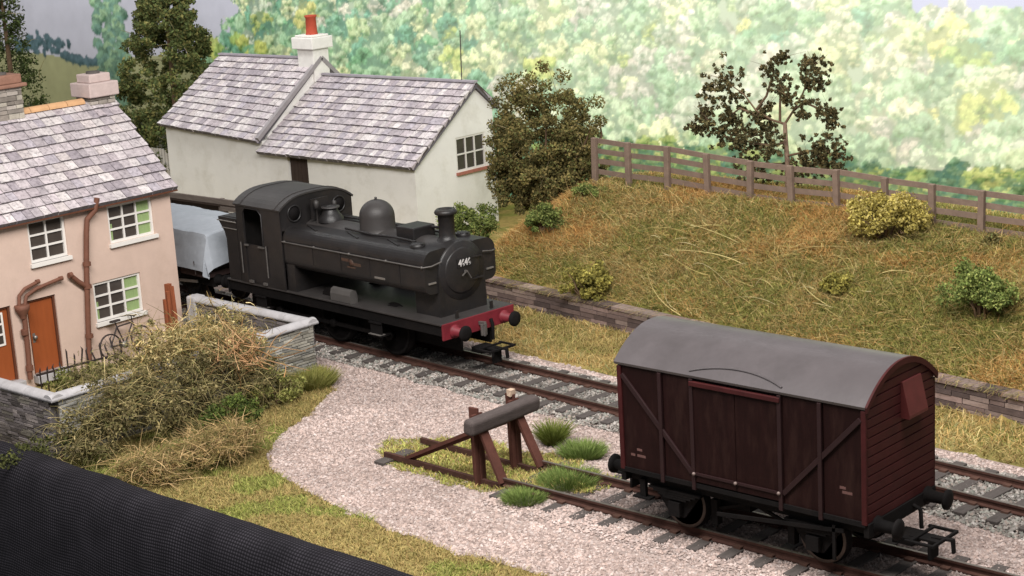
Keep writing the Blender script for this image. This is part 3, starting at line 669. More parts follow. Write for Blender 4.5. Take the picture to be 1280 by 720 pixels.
    # faded gilt and red emblem on the visible tank side
    em = MB(); em.lathe([(.0, 0), (.1, 0), (.1, -.008), (0, -.008)], (-3.45, -1.232, 2.48), 'y', 14); em.bx(-3.85, -3.55, -1.238, -1.232, 2.5, 2.58); em.bx(-3.35, -3.05, -1.238, -1.232, 2.42, 2.5); em.bx(-3.62, -3.28, -1.238, -1.232, 2.34, 2.38)
    em.build('emblem', mat('faded_gilt', hx('45352b'), .6, .4, 8, stain=hx('4a2c26'), stain_scale=6, stain_amt=.8), o)
    # dome, chimney, top feed, safety valve
    b = MB(); pr = [(.54, -.06), (.5, .02), (.48, .1), (.475, .4)]; pr += [(.475*math.cos(a), .4+.44*math.sin(a)) for a in np.linspace(.1, PI/2-.06, 10)]; pr += [(.035, .84), (.035, .9), (0, .91)]
    b.lathe(pr, (-3.75, 0, 3.1), 'z', 36); b.build('dome', T, o)
    b = MB(); b.lathe([(.44, -.08), (.32, .0), (.235, .07), (.205, .18), (.215, .68), (.28, .71), (.3, .75), (.28, .8), (.24, .84), (.18, .84), (.17, .6), (0, .55)], (-.97, 0, 3.13), 'z', 32); b.build('chimney', K, o)
    b = MB(); b.bx(-2.55, -1.85, -.38, .38, 3.1, 3.42); b.build('top_feed', K, o, bevel=.03)
    b = MB(); b.tube([(-1.9, .25, 3.35), (-1.55, .3, 3.36), (-1.2, .25, 3.3)], .04, 8); b.tube([(-4.5, -.5, 3.16), (-3.2, -.62, 3.15), (-2.4, -.6, 3.18), (-1.5, -.62, 3.16)], .035, 8); b.tube([(-6.3, .5, 3.16), (-1.5, .55, 3.16)], .03, 8); b.build('pipework', K, o)
    b = MB(); b.lathe([(.36, 0), (.34, .1), (.26, .2), (.2, .3), (.17, .42), (0, .44)], (-5.75, 0, 3.14), 'z', 22); b.build('safety_valve', K, o)
    b = MB(); b.lathe([(.03, 0), (.03, .42), (.07, .43), (.07, .62), (0, .66)], (-5.95, -.32, 3.1), 'z', 12); b.lathe([(.03, 0), (.03, .36), (.06, .37), (.06, .52), (0, .55)], (-5.95, .3, 3.1), 'z', 12); b.lathe([(.26, .38), (.26, .41), (0, .42)], (-5.75, 0, 3.14), 'z', 18); b.build('whistle', T, o)
    b = MB(); b.box((-6.1, -.1, 3.5), (.04, .6, .55), None); b.build('whistle_shield', K, o)
    # cab: sides with doorway, front, back, roof, bunker
    for s in (-1, 1):
        b = MB(); door = [(-8.12, 2.46), (-8.12, 3.36), (-8.0, 3.48), (-7.42, 3.48), (-7.28, 3.36), (-7.28, 2.46)]
        y0, y1 = (s*1.25-.02, s*1.25+.02)
        b.prism([(-8.45, ZF), (-8.12, ZF), (-8.12, 3.36), (-8.0, 3.48), (-7.42, 3.48), (-7.28, 3.36), (-7.28, ZF), (-6.4, ZF), (-6.4, 3.62), (-8.45, 3.62)], y0, y1, 'y'); c = b.build('cab_side', K, o)
        d = MB(); d.bx(-8.12, -7.28, s*1.22-.02, s*1.22+.02, ZF, 2.46); d.build('cab_door', K, c)
        t = MB(); t.tube([(-8.14, s*1.275, 2.44), (-8.14, s*1.275, 3.36), (-8.0, s*1.275, 3.5), (-7.42, s*1.275, 3.5), (-7.26, s*1.275, 3.36), (-7.26, s*1.275, 2.44)], .022, 6); t.build('beading', K, c)
        t = MB(); t.tube([(-8.3, s*1.3, 1.6), (-8.3, s*1.3, 2.5)], .02, 6); t.tube([(-7.12, s*1.3, 1.6), (-7.12, s*1.3, 2.5)], .02, 6); t.box((-8.05, s*1.29, 2.44), (.14, .06, .04)); t.box((-7.35, s*1.29, 2.44), (.26, .06, .04)); t.box((-7.95, s*1.29, 1.4), (.16, .06, .07)); t.box((-7.3, s*1.29, 1.4), (.16, .06, .07)); t.build('cab_handrail', MT['dull'], c)
        p = MB(); p.bx(-8.3, -6.45, s*1.265-.006, s*1.265+.006, ZF, 1.36); p.build('beading_strip', K, c)
        # steps
        for x in (-7.7, -2.65):
            t = MB(); t.bx(x-.22, x+.22, s*1.2-.02, s*1.2+.02, .55, ZF-.3); t.bx(x-.26, x+.26, s*1.12-.16, s*1.12+.16, .62, .66); t.bx(x-.24, x+.24, s*1.14-.12, s*1.14+.12, .96, 1.0); q = t.build('footstep', U, o)
            t = MB(); t.bx(x-.24, x+.24, s*1.2-.1, s*1.2+.1, .662, .672); t.build('tread', MT['steel'], q)
        # tool box, spring hangers
        t = MB(); t.prism([(s*.98, ZF), (s*1.24, ZF), (s*1.24, ZF+.22), (s*1.2, ZF+.33), (s*1.11, ZF+.37), (s*1.02, ZF+.33), (s*.98, ZF+.22)], -4.45, -3.62, 'x'); t.build('tool_box', mat('pale_box', hx('484543'), .6, .2, 4), o, bevel=.02)
        t = MB(); t.lathe([(.28, s*.7), (.28, s*.95)], (-4.9, 0, ZF-.05), 'y', 18); t.build('splasher', U, o)
    arc = [(1.31*math.sin(a)/math.sin(.85), 4.07-1.31/math.sin(.85)*(1-math.cos(a))) for a in np.linspace(-.85, .85, 19)]
    arc = [(p[0], 3.95-.36*(abs(p[0])/1.31)**3.2) for p in arc]
    inner = [(p[0]*.985, p[1]-.05) for p in arc[::-1]]
    b = MB(); b.prism(arc+inner, -8.52, -6.35, 'x'); r = b.build('cab_roof', T, o)
    for x in (-8.2, -6.6): b = MB(); b.prism([(p[0]*1.003, p[1]+.02) for p in arc]+[(p[0], p[1]-.01) for p in arc[::-1]], x-.03, x+.03, 'x'); b.build('roof_rib', T, r)
    face = [(-1.24, 3.0)]+[(p[0]*.95, p[1]-.04) for p in arc]+[(1.24, 3.0)]
    b = MB(); b.prism(face, -6.43, -6.38, 'x'); f = b.build('cab_front', K, o)
    for s in (-1, 1):
        w = MB(); w.lathe([(.2, -.01), (.24, -.01), (.24, .03), (.2, .03), (.2, -.01)], (-6.38, s*.78, 3.42), 'x', 22); w2 = w.build('spectacle_rim', K, f)
        w = MB(); w.lathe([(0, 0), (.2, 0), (.2, .008), (0, .008)], (-6.38, s*.78, 3.42), 'x', 22); w.build('spectacle_glass', MT['under'], w2)
    b = MB(); b.prism([(-1.24, ZF)]+[(p[0]*.95, p[1]-.04) for p in arc]+[(1.24, ZF)], -8.48, -8.43, 'x'); b.build('cab_back', K, o)
    b = MB(); b.bx(-8.4, -6.45, -1.18, 1.18, ZF, ZF+.06); b.bx(-6.75, -6.46, -.8, .8, ZF, 2.9); b.build('cab_floor', U, o)
    b = MB(); b.prism([(-9.05, ZF), (-8.5, ZF), (-8.5, 3.12), (-9.38, 3.12), (-9.36, 3.0), (-9.12, 2.7), (-9.05, 2.5)], -1.25, 1.25, 'y'); bk = b.build('bunker', K, o, bevel=.015)
    c = MB(); c.bx(-9.28, -8.6, -1.15, 1.15, 3.1, 3.135); c.build('coal_space', T, bk)
    c = MB(); c.tube([(-9.4, -1.27, 3.02), (-8.5, -1.27, 3.02)], .02, 6); c.tube([(-9.2, -1.27, 2.82), (-8.5, -1.27, 2.82)], .016, 6); c.build('beading', MT['steel'], bk)
    b = MB(); b.bx(-6.36, -6.0, -1.2, 1.2, ZF, 2.2); b.build('tank_support', K, o)
    for s in (-1, 1):
        b = MB(); b.box((-.12, s*.6, ZF+.1), (.05, .08, .2)); b.build('lamp_iron', K, o)
loco()

# ------------------------------------------------------------------ sheeted open wagon and its tarpaulin
def sheeted_wagon():
    a = np.array([1, TS, 0])/math.hypot(1, TS); O = np.array([-12.55, 4.5+.068*12.55, 0])+a*-12.9
    o = thing('open_wagon', tuple(O), 'dark open wagon coupled behind the engine under a grey sheet', 'railway wagon', ANG)
    K = MT['under']; brown = mat('wagon_brown', hx('3a2b29'), .8, .3, 4, .2, 20)
    for s in (-1, 1):
        b = MB()
        for i in range(4): b.bx(-2.6, 2.6, s*1.2-.03, s*1.2+.03, 1.15+.2*i, 1.335+.2*i)
        b.build('side_planks', brown, o, bevel=.008)
        b = MB()
        for i in range(4): b.bx(s*2.6-.03, s*2.6+.03, -1.17, 1.17, 1.15+.2*i, 1.335+.2*i)
        b.build('end_planks', brown, o, bevel=.008)
        b = MB(); b.bx(-2.65, 2.65, s*.95-.05, s*.95+.05, .85, 1.13); b.build('solebar', K, o)
        for x in (-1.45, 1.45):
            wheel(o, x, s*.66, .48, K)
            b = MB(); b.prism([(x-.5, .95), (x+.5, .95), (x+.15, .4), (x-.15, .4)], s*.95-.04, s*.95+.04, 'y'); b.box((x, s*1.02, .5), (.24, .14, .26)); b.build('axle_guard', K, o)
            buffer(o, (2.63 if x > 0 else -2.63), s*.86, 1.05, (1 if x > 0 else -1), K)
        b = MB(); b.bar((-.6, s*1.1, .75), (1.9, s*1.1, .95), .05, .08); b.build('brake_lever', MT['steel'], o)
    b = MB(); b.bx(-2.55, 2.55, -1.15, 1.15, 1.1, 1.2); b.build('floor', K, o)
    for x in (-1.2, 0, 1.2):
        for y in (-1.245, 1.245): b = MB(); b.bar((x, y, 1.1), (x, y, 1.9), .03, .1, (1, 0, 0)); b.build('strapping', K, o)
    t = thing('tarpaulin', tuple(O+[0, 0, 1.2]), 'pale grey tarpaulin sheet tied over the wagon behind the engine', 'tarpaulin', ANG)
    # sheet: grid folded over a flat load, with sagging hem and creases
    nu, nv = 61, 45; V = []
    for i in range(nu):
        for j in range(nv):
            su = -1+2*i/(nu-1); sv = -1+2*j/(nv-1)
            U_ = su*3.72; W_ = sv*2.3
            def fold(q, lim):
                aq = abs(q)
                if aq <= lim: return q, 0.
                e = aq-lim; return math.copysign(lim+.2*min(e, 1.1), q), min(e, 1.1)*.93
            u, du = fold(U_, 2.66); v, dv = fold(W_, 1.16)
            z = 1.42-.14*abs(v)-max(du, dv)-.25*min(du, dv)+.04*(float(fbm(u*1.3+4, v*1.3))-.5)*2
            if du > 0 and dv > 0: q = min(du, dv); u -= math.copysign(.12*q, u)*1.2; v += math.copysign(.14*q, v)*math.sin(q*5)
            u += .05*(float(fbm(v*2, z*2+3))-.5); v += .06*(float(fbm(u*1.6+7, z*2))-.5)
            V.append((u, v, z))
    F = [(i*nv+j, (i+1)*nv+j, (i+1)*nv+j+1, i*nv+j+1) for i in range(nu-1) for j in range(nv-1)]
    b = MB(); b.add(V, F, False); s = b.build('sheet', MT['tarp'], t)
    m = s.modifiers.new('thick', 'SOLIDIFY'); m.thickness = .015
    b = MB()
    for x in (-2.2, -1.1, 0, 1.1, 2.2): b.tube([(x, -1.36, .45), (x, -1.33, .05)], .015, 5)
    b.build('tie_rope', MT['twig'] if False else MT['oldwood'], t)
sheeted_wagon()

# ------------------------------------------------------------------ the goods van
MT['rivet'] = mat('worn_bolt', hx('776863'), .6, .2, 4)
def goods_van():
    o = thing('goods_van', (0, 0, 0), 'brown ventilated goods van with grey curved roof on the siding', 'railway wagon')
    L = 2.665; W = 1.157; ZB = 1.12; ZE = 3.2; K = MT['under']; B = MT['van']; Sd = MT['van_side']; St = MT['van_strap']
    RP = .56
    def roofz(y, w=W): return ZE+RP*(1-(abs(y)/w)**2.1)
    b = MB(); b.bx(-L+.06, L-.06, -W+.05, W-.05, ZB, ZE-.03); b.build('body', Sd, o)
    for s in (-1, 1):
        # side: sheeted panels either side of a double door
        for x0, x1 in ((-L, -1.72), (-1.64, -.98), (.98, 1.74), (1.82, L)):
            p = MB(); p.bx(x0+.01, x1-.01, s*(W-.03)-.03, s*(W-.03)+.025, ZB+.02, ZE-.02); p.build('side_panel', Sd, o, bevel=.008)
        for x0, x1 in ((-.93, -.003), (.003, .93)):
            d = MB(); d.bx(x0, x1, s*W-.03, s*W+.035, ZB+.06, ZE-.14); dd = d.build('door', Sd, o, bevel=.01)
        h = MB(); h.bx(-.98, .98, s*(W+.04)-.04, s*(W+.04)+.04, ZE-.16, ZE-.07); h.build('door_runner', B, o, bevel=.01)
        h = MB(); h.bx(-.98, .98, s*(W+.03)-.03, s*(W+.03)+.03, ZB+.2, ZB+.25); h.build('door_bar', St, o)
        for x in (-1.68, -.955, .955, 1.78):
            p = MB(); p.bx(x-.04, x+.04, s*(W+.02)-.035, s*(W+.02)+.035, ZB-.1, ZE-.03); p.build('side_post', St, o, bevel=.008)
        for q in (-1, 1):
            p = MB(); p.bar((q*(L-.08), s*(W+.018), ZE-.2), (q*1.0, s*(W+.018), ZB+.22), .05, .09, (0, 0, 1)); p.build('diagonal_brace', St, o, bevel=.006)
            p = MB(); p.bx(q*(L-.02)-.05, q*(L-.02)+.05, s*W-.035, s*W+.03, ZB-.02, ZE-.04); p.build('corner_plate', B, o, bevel=.01)
        p = MB(); p.bx(-L, L, s*(W-.02)-.05, s*(W-.02)+.05, ZB-.06, ZB+.03); p.build('bottom_rail', K, o)
        for x in (-.93, 0.0, .93): p = MB(); p.lathe([(0, 0), (.035, 0), (.03, s*.03), (0, s*.035)], (x, s*(W+.06), ZB+.225), 'y', 8); p.build('bolt', MT['rivet'], o)
        p = MB(); y = s*W
        for x, w, z in ((-2.45, .1, ZB+.28), (-2.3, .2, ZB+.28), (-2.3, .12, ZB+.4), (2.15, .12, ZB+.55), (2.2, .2, ZB+.47)): p.bx(x, x+w, y-.003, y+.003, z, z+.05)
        p.build('lettering', mat('faded_white', hx('5c413d'), .7, .3, 12), o)
        # solebar, springs, axle boxes, brake gear
        p = MB(); p.bx(-L, L, s*.93-.06, s*.93+.06, .86, ZB-.02); p.build('solebar', K, o)
        for x in (-1.525, 1.525):
            wheel(o, x, s*.66, .48, K)
            p = MB(); p.prism([(x-.6, .9), (x+.6, .9), (x+.16, .3), (x-.16, .3)], s*.95-.03, s*.95+.03, 'y'); p.box((x, s*1.02, .48), (.26, .16, .28)); p.build('axle_guard', K, o)
            p = MB()
            for k in range(4): p.bx(x-.6+.11*k, x+.6-.11*k, s*1.03-.05, s*1.03+.05, .8-.045*k, .84-.045*k)
            p.build('leaf_spring', K, o)
        p = MB(); p.bar((-.5, s*1.12, .62), (2.2, s*1.12, .88), .04, .07); p.bar((2.0, s*1.12, .3), (2.0, s*1.12, .95), .04, .06, (1, 0, 0)); p.build('brake_lever', K, o)
        p = MB()
        for x in (-.85, .85): p.box((x, s*.66, .45), (.14, .16, .5)); p.bar((x, s*.66, .5), (x*.1, s*.66, .75), .05, .06)
        p.build('brake_block', K, o)
        p = MB(); p.bx(-1.0, -.2, s*.3-.2, s*.3+.2, .5, .86) if s < 0 else p.bar((-.4, .3, .55), (.5, .3, .55), .2, .2); p.build('brake_cylinder', K, o)
        p = MB(); p.bx(-2.35, -2.22, s*1.02-.04, s*1.02+.04, .55, .92); p.bx(-2.5, -2.1, s*1.0-.1, s*1.0+.08, .53, .57); p.build('footstep', K, o)
        for q in (-1, 1): buffer(o, q*(L+.02), s*.86, 1.02, q, K, .19, .46)
    for q in (-1, 1):
        # end: horizontal planks under an arched top
        p = MB(); n = 15; h = (ZE+.5-ZB)/n
        for i in range(n):
            z0 = ZB+h*i; z1 = z0+h-.018
            top = min(z1, ZE+RP-.06)
            if z0 > ZE+RP-.1: break
            def half(z): return W if z <= ZE-.02 else W*max(0., 1-(z-ZE+.02)/RP)**(1/2.1)
            w0 = half(z0); w1 = half(top)
            xa, xb = q*(L-.03), q*(L+.03)
            p.add([(xa, -w0, z0), (xa, w0, z0), (xa, w1, top), (xa, -w1, top), (xb, -w0, z0), (xb, w0, z0), (xb, w1, top), (xb, -w1, top)], [(0, 1, 2, 3), (4, 7, 6, 5), (0, 4, 5, 1), (1, 5, 6, 2), (2, 6, 7, 3), (3, 7, 4, 0)])
        p.build('end_planks', B, o, bevel=.01)
        p = MB(); p.prism([(q*(L+.02), 2.72), (q*(L+.02), 3.38), (q*(L+.06), 3.38), (q*(L+.2), 2.78), (q*(L+.2), 2.72)], -.02+.0, .62, 'y'); p.build('end_ventilator', mat('vent_maroon', hx('542423'), .55, .2, 4), o, bevel=.01)
        p = MB(); p.bx(q*L-.05, q*L+.06, -W, W, .86, ZB); p.build('headstock', K, o, bevel=.01)
        coupling(o, q*(L+.02), q, .55)
        p = MB(); p.tube([(q*(L+.05), .35, 1.0), (q*(L+.2), .35, .95), (q*(L+.22), .35, .6)], .04, 8); p.build('brake_hose', K, o)
    # roof shell
    n = 29; ys = np.linspace(-W-.06, W+.06, n); out = [(y, ZE+RP*(1-(abs(y)/(W+.06))**2.1)+.04) for y in ys]; inn = [(y*.985, z-.05) for y, z in out[::-1]]
    p = MB(); p.prism(out+inn, -L-.07, L+.07, 'x', True)
    r = p.build('roof', MT['van_roof'], o, bevel=.0)
    r.data.polygons.foreach_set('use_smooth', [f.area < 2 and len(f.vertices) == 4 for f in r.data.polygons])
    m = r.modifiers.new('es', 'EDGE_SPLIT'); m.split_angle = math.radians(40)
    for s in (-1, 1):
        k = MB(); pts = []
        for t in np.linspace(-1, 1, 15):
            y = s*(W-.0-.15*(1-t*t)); pts.append((t*1.0, y, ZE+RP*(1-(abs(y)/(W+.06))**2.1)+.05))
        k.tube(pts, .022, 6); k.build('rain_strip', MT['van_roof'], r)
    k = MB(); k.prism([(y, z+.006) for y, z in out]+[(y, z-.055) for y, z in inn[::-1]][::-1], L+.03, L+.075, 'x'); k.build('roof_edge', B, r)
goods_van()

# ------------------------------------------------------------------ houses
P_SLATE = pal('b3aaac', 'bdb4b5', 'a89fa2', 'c6bebd', '9d9499', 'bab0b2', 'cbc3c1', 'b0a5a8', 'aaa2a8', 'c0b6b4')
def tiled(name, e0, e1, r0, r1, courses, tw, parent, P=P_SLATE, th=.065, sag=0.):
    """roof slope: eave corners e0,e1 and ridge corners r0,r1; each tile laid as its own slab with the course above lapping it"""
    e0, e1, r0, r1 = [np.array(v, float) for v in (e0, e1, r0, r1)]
    nrm = np.cross(e1-e0, r0-e0); nrm /= np.linalg.norm(nrm)
    if nrm[2] < 0: nrm = -nrm
    b = MB()
    pt = lambda u, v: (e0*(1-u)+e1*u)*(1-v)+(r0*(1-u)+r1*u)*v
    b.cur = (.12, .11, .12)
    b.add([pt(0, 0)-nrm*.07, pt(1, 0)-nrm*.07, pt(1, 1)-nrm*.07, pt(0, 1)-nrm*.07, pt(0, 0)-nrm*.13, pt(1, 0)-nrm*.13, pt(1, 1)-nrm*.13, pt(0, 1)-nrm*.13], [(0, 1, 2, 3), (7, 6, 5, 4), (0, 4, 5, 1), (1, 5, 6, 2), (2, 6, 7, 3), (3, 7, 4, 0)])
    for k in range(courses):
        v0 = k/courses-.12/courses; v1 = min((k+1)/courses, 1.); L = np.linalg.norm(pt(1, v0)-pt(0, v0)); u = -random.uniform(0, tw/L)
        while u < 1:
            w = tw/L*random.uniform(.75, 1.3); a, c = max(u, 0)+.009/L, min(u+w, 1)-.009/L; u += w
            if c <= a+.004: continue
            hh = th*random.uniform(.8, 1.3); vj = random.uniform(-.03, .03)/courses
            b.cur = tuple(P[random.randrange(len(P))]*random.uniform(.88, 1.1))
            lo0, lo1, hi0, hi1 = pt(a, v0+vj), pt(c, v0+vj), pt(a, v1), pt(c, v1)
            b.add([lo0+nrm*hh, lo1+nrm*hh, hi1+nrm*.012, hi0+nrm*.012, lo0-nrm*.07, lo1-nrm*.07], [(0, 1, 2, 3), (0, 3, 4), (1, 5, 2)])
            b.cur = (.15, .135, .14); b.add([lo0+nrm*hh, lo1+nrm*hh, lo0-nrm*.07, lo1-nrm*.07], [(0, 2, 3, 1)])  # lower edges coloured dark, painting a shadow line under each course
    b.cur = (1, 1, 1)
    return b.build(name, MT['slate'], parent, True)

def window(parent, plane, c0, c1, cols, rows, m=None, curtain=False, sill=True, axis='x', recess=.1, out=1):
    """window in a wall: c0,c1 opposite corners (along, z); axis 'x' = wall at x=plane looking +x, 'y' = wall at y=plane looking -y"""
    a0, a1 = sorted((c0[0], c1[0])); z0, z1 = sorted((c0[1], c1[1]))
    def bx(b, a, e, z, f, d0, d1):
        if axis == 'x': b.bx(plane+min(d0, d1), plane+max(d0, d1), a, e, z, f)
        else: b.bx(a, e, plane-max(d0, d1), plane-min(d0, d1), z, f)
    b = MB(); t = .07
    bx(b, a0, a1, z0, z0+t, -recess, -recess+.06); bx(b, a0, a1, z1-t, z1, -recess, -recess+.06); bx(b, a0, a0+t, z0+t, z1-t, -recess, -recess+.06); bx(b, a1-t, a1, z0+t, z1-t, -recess, -recess+.06)
    w = b.build('window', m or MT['white'], parent, True)
    b = MB()
    for i in range(1, cols): a = a0+t+(a1-a0-2*t)*i/cols; bx(b, a-.025, a+.025, z0+t, z1-t, -recess+.005, -recess+.05)
    for i in range(1, rows): z = z0+t+(z1-z0-2*t)*i/rows; bx(b, a0+t, a1-t, z-.025, z+.025, -recess+.008, -recess+.047)
    k = b.build('glazing_bar', m or MT['white'], w, False); 
    off = Vector(parent.location)
    k.data.transform(Matrix.Translation(-off))
    def sub(b, n, mm): q = b.build(n, mm, w, False); q.data.transform(Matrix.Translation(-off)); return q
    b = MB(); bx(b, a0+t, a1-t, z0+t, z1-t, -recess-.02, -recess); sub(b, 'glass', MT['glass'])
    if curtain:
        b = MB(); q = a1-t-(a1-a0)*.27; bx(b, q, a1-t, z0+t, z1-t, -recess-.01, -recess+.004); sub(b, 'curtain', MT['curtain'])
        b = MB(); bx(b, a0+t, a0+t+.1, z0+t, z0+(z1-z0)*.5, -recess-.01, -recess+.003); sub(b, 'curtain', MT['curtain'])
    if sill:
        b = MB(); bx(b, a0-.05, a1+.06, z0-.1, z0, -recess, .09); q = sub(b, 'sill', sill if not isinstance(sill, bool) else MT['white'])
    return w
def wall_with_holes(name, plane, a0, a1, z0, z1, holes, m, parent, axis, th=.3, sgn=1):
    """wall slab cut into strips round rectangular openings; sgn: which way is inside"""
    xs = sorted({a0, a1, *[h[0] for h in holes], *[h[1] for h in holes]}); zs = sorted({z0, z1, *[h[2] for h in holes], *[h[3] for h in holes]})
    solid = {}
    for i in range(len(xs)-1):
        for j in range(len(zs)-1):
            cx, cz = (xs[i]+xs[i+1])/2, (zs[j]+zs[j+1])/2
            solid[i, j] = not any(h[0] < cx < h[1] and h[2] < cz < h[3] for h in holes)
    vs = []; fs = []; idx = {}
    P = lambda a, d, z: (plane+d, a, z) if axis == 'x' else (a, plane+d, z)
    def V(a, d, z):
        k = (a, d, z)
        if k not in idx: idx[k] = len(vs); vs.append(P(a, d, z))
        return idx[k]
    D = -th if axis == 'x' else th
    D *= sgn
    for (i, j), s in solid.items():
        if not s: continue
        a, e, z, f = xs[i], xs[i+1], zs[j], zs[j+1]
        for d in (0, D): fs.append((V(a, d, z), V(e, d, z), V(e, d, f), V(a, d, f)))
        for (di, dj, q) in ((-1, 0, ((a, z), (a, f))), (1, 0, ((e, z), (e, f))), (0, -1, ((a, z), (e, z))), (0, 1, ((a, f), (e, f)))):
            if not solid.get((i+di, j+dj), False):
                (p1, p2), (p3, p4) = q; fs.append((V(p1, 0, p2), V(p3, 0, p4), V(p3, D, p4), V(p1, D, p2)))
    b = MB(); b.add(vs, fs); return b.build(name, m, parent, True)

def pink_house():
    X = -22.2; YR = 3.3; YL = -8; ZB = ZG
    o = thing('pink_house', (X, 0, ZB), 'two storey pink rendered house with mauve slate roof beside the yard', 'house')
    H = lambda px, py: (lambda q: (q[1], q[2]))(atx(px, py, X))
    ze = 4.28
    w1 = (H(39, 326), H(80, 272)); w2 = (H(138, 302), H(189, 249)); w3 = (H(121, 400), H(175, 344))
    d1 = (H(44, 470), H(80, 372)); 
    holes = []
    def rect(c): a = sorted((c[0][0], c[1][0])); z = sorted((c[0][1], c[1][1])); return [a[0], a[1], z[0], z[1]]
    # pixel corners lie on sheared quads; level them
    R1 = [-1.95, -.98, 3.0, 4.0]; R1 = rect(w1); R2 = rect(w2); R3 = rect(w3)
    for R_, hgt in ((R1, 1.12), (R2, 1.05), (R3, 1.1)):
        cz = (R_[2]+R_[3])/2; R_[2] = cz-hgt/2; R_[3] = min(cz+hgt/2, ze-.1)
    RD = [H(44, 470)[0], H(80, 460)[0], .02, 2.02]; RD2 = [H(-14, 480)[0]-.2, H(24, 470)[0], .02, 2.02]
    wall_with_holes('wall', X, YL, YR, ZB, ze, [R1, R2, R3, RD, RD2], MT['pinkwall'], o, 'x')
    b = MB(); b.bx(X-6, X-.3, YR-.3, YR, ZB, ze-.05); b.prism([(X-6, ze-.05), (X-.02, ze-.05), (X-2.95, 6.35)], YR-.3, YR-.01, 'y'); b.build('gable_wall', MT['pinkwall'], o, True)
    b = MB(); b.bx(X-6, X-5.7, YL, YR-.3, ZB, ze-.05); b.bx(X-5.7, X-.3, YL, YL+.3, ZB, ze-.05); b.build('back_wall', MT['pinkwall'], o, True)
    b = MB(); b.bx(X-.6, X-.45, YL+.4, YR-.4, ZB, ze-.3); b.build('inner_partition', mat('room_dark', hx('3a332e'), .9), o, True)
    window(o, X, (R1[0], R1[2]), (R1[1], R1[3]), 2, 3, curtain=False); window(o, X, (R2[0], R2[2]), (R2[1], R2[3]), 3, 3, curtain=True); window(o, X, (R3[0], R3[2]), (R3[1], R3[3]), 3, 3, curtain=True)
    for R_, g in ((RD, False), (RD2, True)):
        b = MB(); b.bx(X-.16, X-.1, R_[0]+.06, R_[1]-.06, R_[2], R_[3]-.06); d = b.build('door', MT['door'], o, True, bevel=.01)
        off = Vector(o.location)
        b = MB(); b.bx(X-.15, X-.05, R_[0], R_[0]+.06, R_[2], R_[3]); b.bx(X-.15, X-.05, R_[1]-.06, R_[1], R_[2], R_[3]); b.bx(X-.15, X-.05, R_[0]+.06, R_[1]-.06, R_[3]-.06, R_[3]); q = b.build('door_frame', MT['doorframe'], d); q.data.transform(Matrix.Translation(-off))
        b = MB(); b.lathe([(.0, 0), (.035, 0), (.03, .05), (.06, .07), (.05, .11), (0, .12)], (X-.1, R_[0]+.17, 1.0), 'x', 12); b.bx(X-.1, X-.09, R_[0]+.13, R_[0]+.21, .85, 1.1); q = b.build('handle', MT['steel'], d); q.data.transform(Matrix.Translation(-off))
        if g:
            b = MB(); a0, a1, z0, z1 = R_[0]+.2, R_[1]-.24, 1.02, 1.85
            for a in np.linspace(a0, a1, 3): b.bx(X-.1, X-.07, a-.025, a+.025, z0, z1)
            for z in np.linspace(z0, z1, 4): b.bx(X-.1, X-.072, a0-.025, a1+.025, z-.025, z+.025)
            q = b.build('glazing_bar', MT['white'], d); q.data.transform(Matrix.Translation(-off))
            b = MB(); b.bx(X-.1, X-.09, a0, a1, z0, z1); q = b.build('glass', MT['glass'], d); q.data.transform(Matrix.Translation(-off))
        b = MB(); b.bx(X-.15, X+.25, R_[0]-.05, R_[1]+.05, ZB+.1, R_[2]); b.build('doorstep', MT['coping'], o, True, bevel=.02)
    # roof
    zr = 6.5; xr = X-2.95; ex = X+.22; zev = ze-.08
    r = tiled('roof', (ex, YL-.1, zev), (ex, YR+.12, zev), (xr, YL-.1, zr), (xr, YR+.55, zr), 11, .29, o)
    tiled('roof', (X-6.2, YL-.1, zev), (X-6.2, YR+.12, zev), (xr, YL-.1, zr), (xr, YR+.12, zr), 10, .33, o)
    b = MB(); y = YL
    while y < 2.75:
        prof = [(xr+.17*math.cos(a), zr-.03+.15*math.sin(a)) for a in np.linspace(0, PI, 9)]; b.prism(prof, y, y+.58, 'y'); y += .6
    b.build('ridge_tile', MT['ridge'], o, True)
    b = MB(); b.bx(ex-.06, ex+.02, YL-.1, YR+.12, zev-.11, zev-.07); b.build('fascia', MT['doorframe'], o, True)
    # chimneys, the near one and the one cut by the frame
    def chimney(y, pink, zt):
        c = MB(); c.cur = (1, 1, 1); P = pal('8d857d', '9a928a', '7f776f', 'a39c90')
        stone_run(c, (xr-.1, y-.42), (xr-.1, y+.42), zr-.9, zr+.12 if pink else zr+.75, .7, .13, .45, P, .02); q = c.build('chimney', MT['stone'], o, True)
        off = Vector(o.location)
        b = MB(); b.bx(xr-.4, xr+.2, y-.38, y+.38, zr-.9, zr+.1); h = b.build('core', MT['mortar'], q); h.data.transform(Matrix.Translation(-off))
        m = MT['pinkstone'] if pink else mat('red_brick', hx('8a6656'), .9, .2, 6, .3, 20)
        b = MB(); z = zr+.12 if pink else zr+.75
        if pink:
            b.bx(xr-.58, xr+.38, y-.5, y+.5, z, z+.4); b.bx(xr-.42, xr+.22, y-.36, y+.36, z+.4, z+.64)
        else:
            b.bx(xr-.58, xr+.38, y-.55, y+.55, z, z+.1); b.bx(xr-.48, xr+.28, y-.45, y+.45, z+.1, z+.35)
        h = b.build('chimney_cap', m, q, bevel=.03); h.data.transform(Matrix.Translation(-off))
        b = MB(); zt = z+.64 if pink else z+.35; b.lathe([(.2, 0), (.2, .06), (.13, .06), (.13, 0)], (xr-.1, y, zt), 'z', 16); h = b.build('flue', MT['mortar'], q); h.data.transform(Matrix.Translation(-off))
    chimney(3.32, True, 0); chimney(.3, False, 0)
    # drainage
    def pipe(pts, r=.055):
        b = MB(); b.tube(pts, r, 10); return b
    yp = lambda px, py: atx(px, py, X+.12)
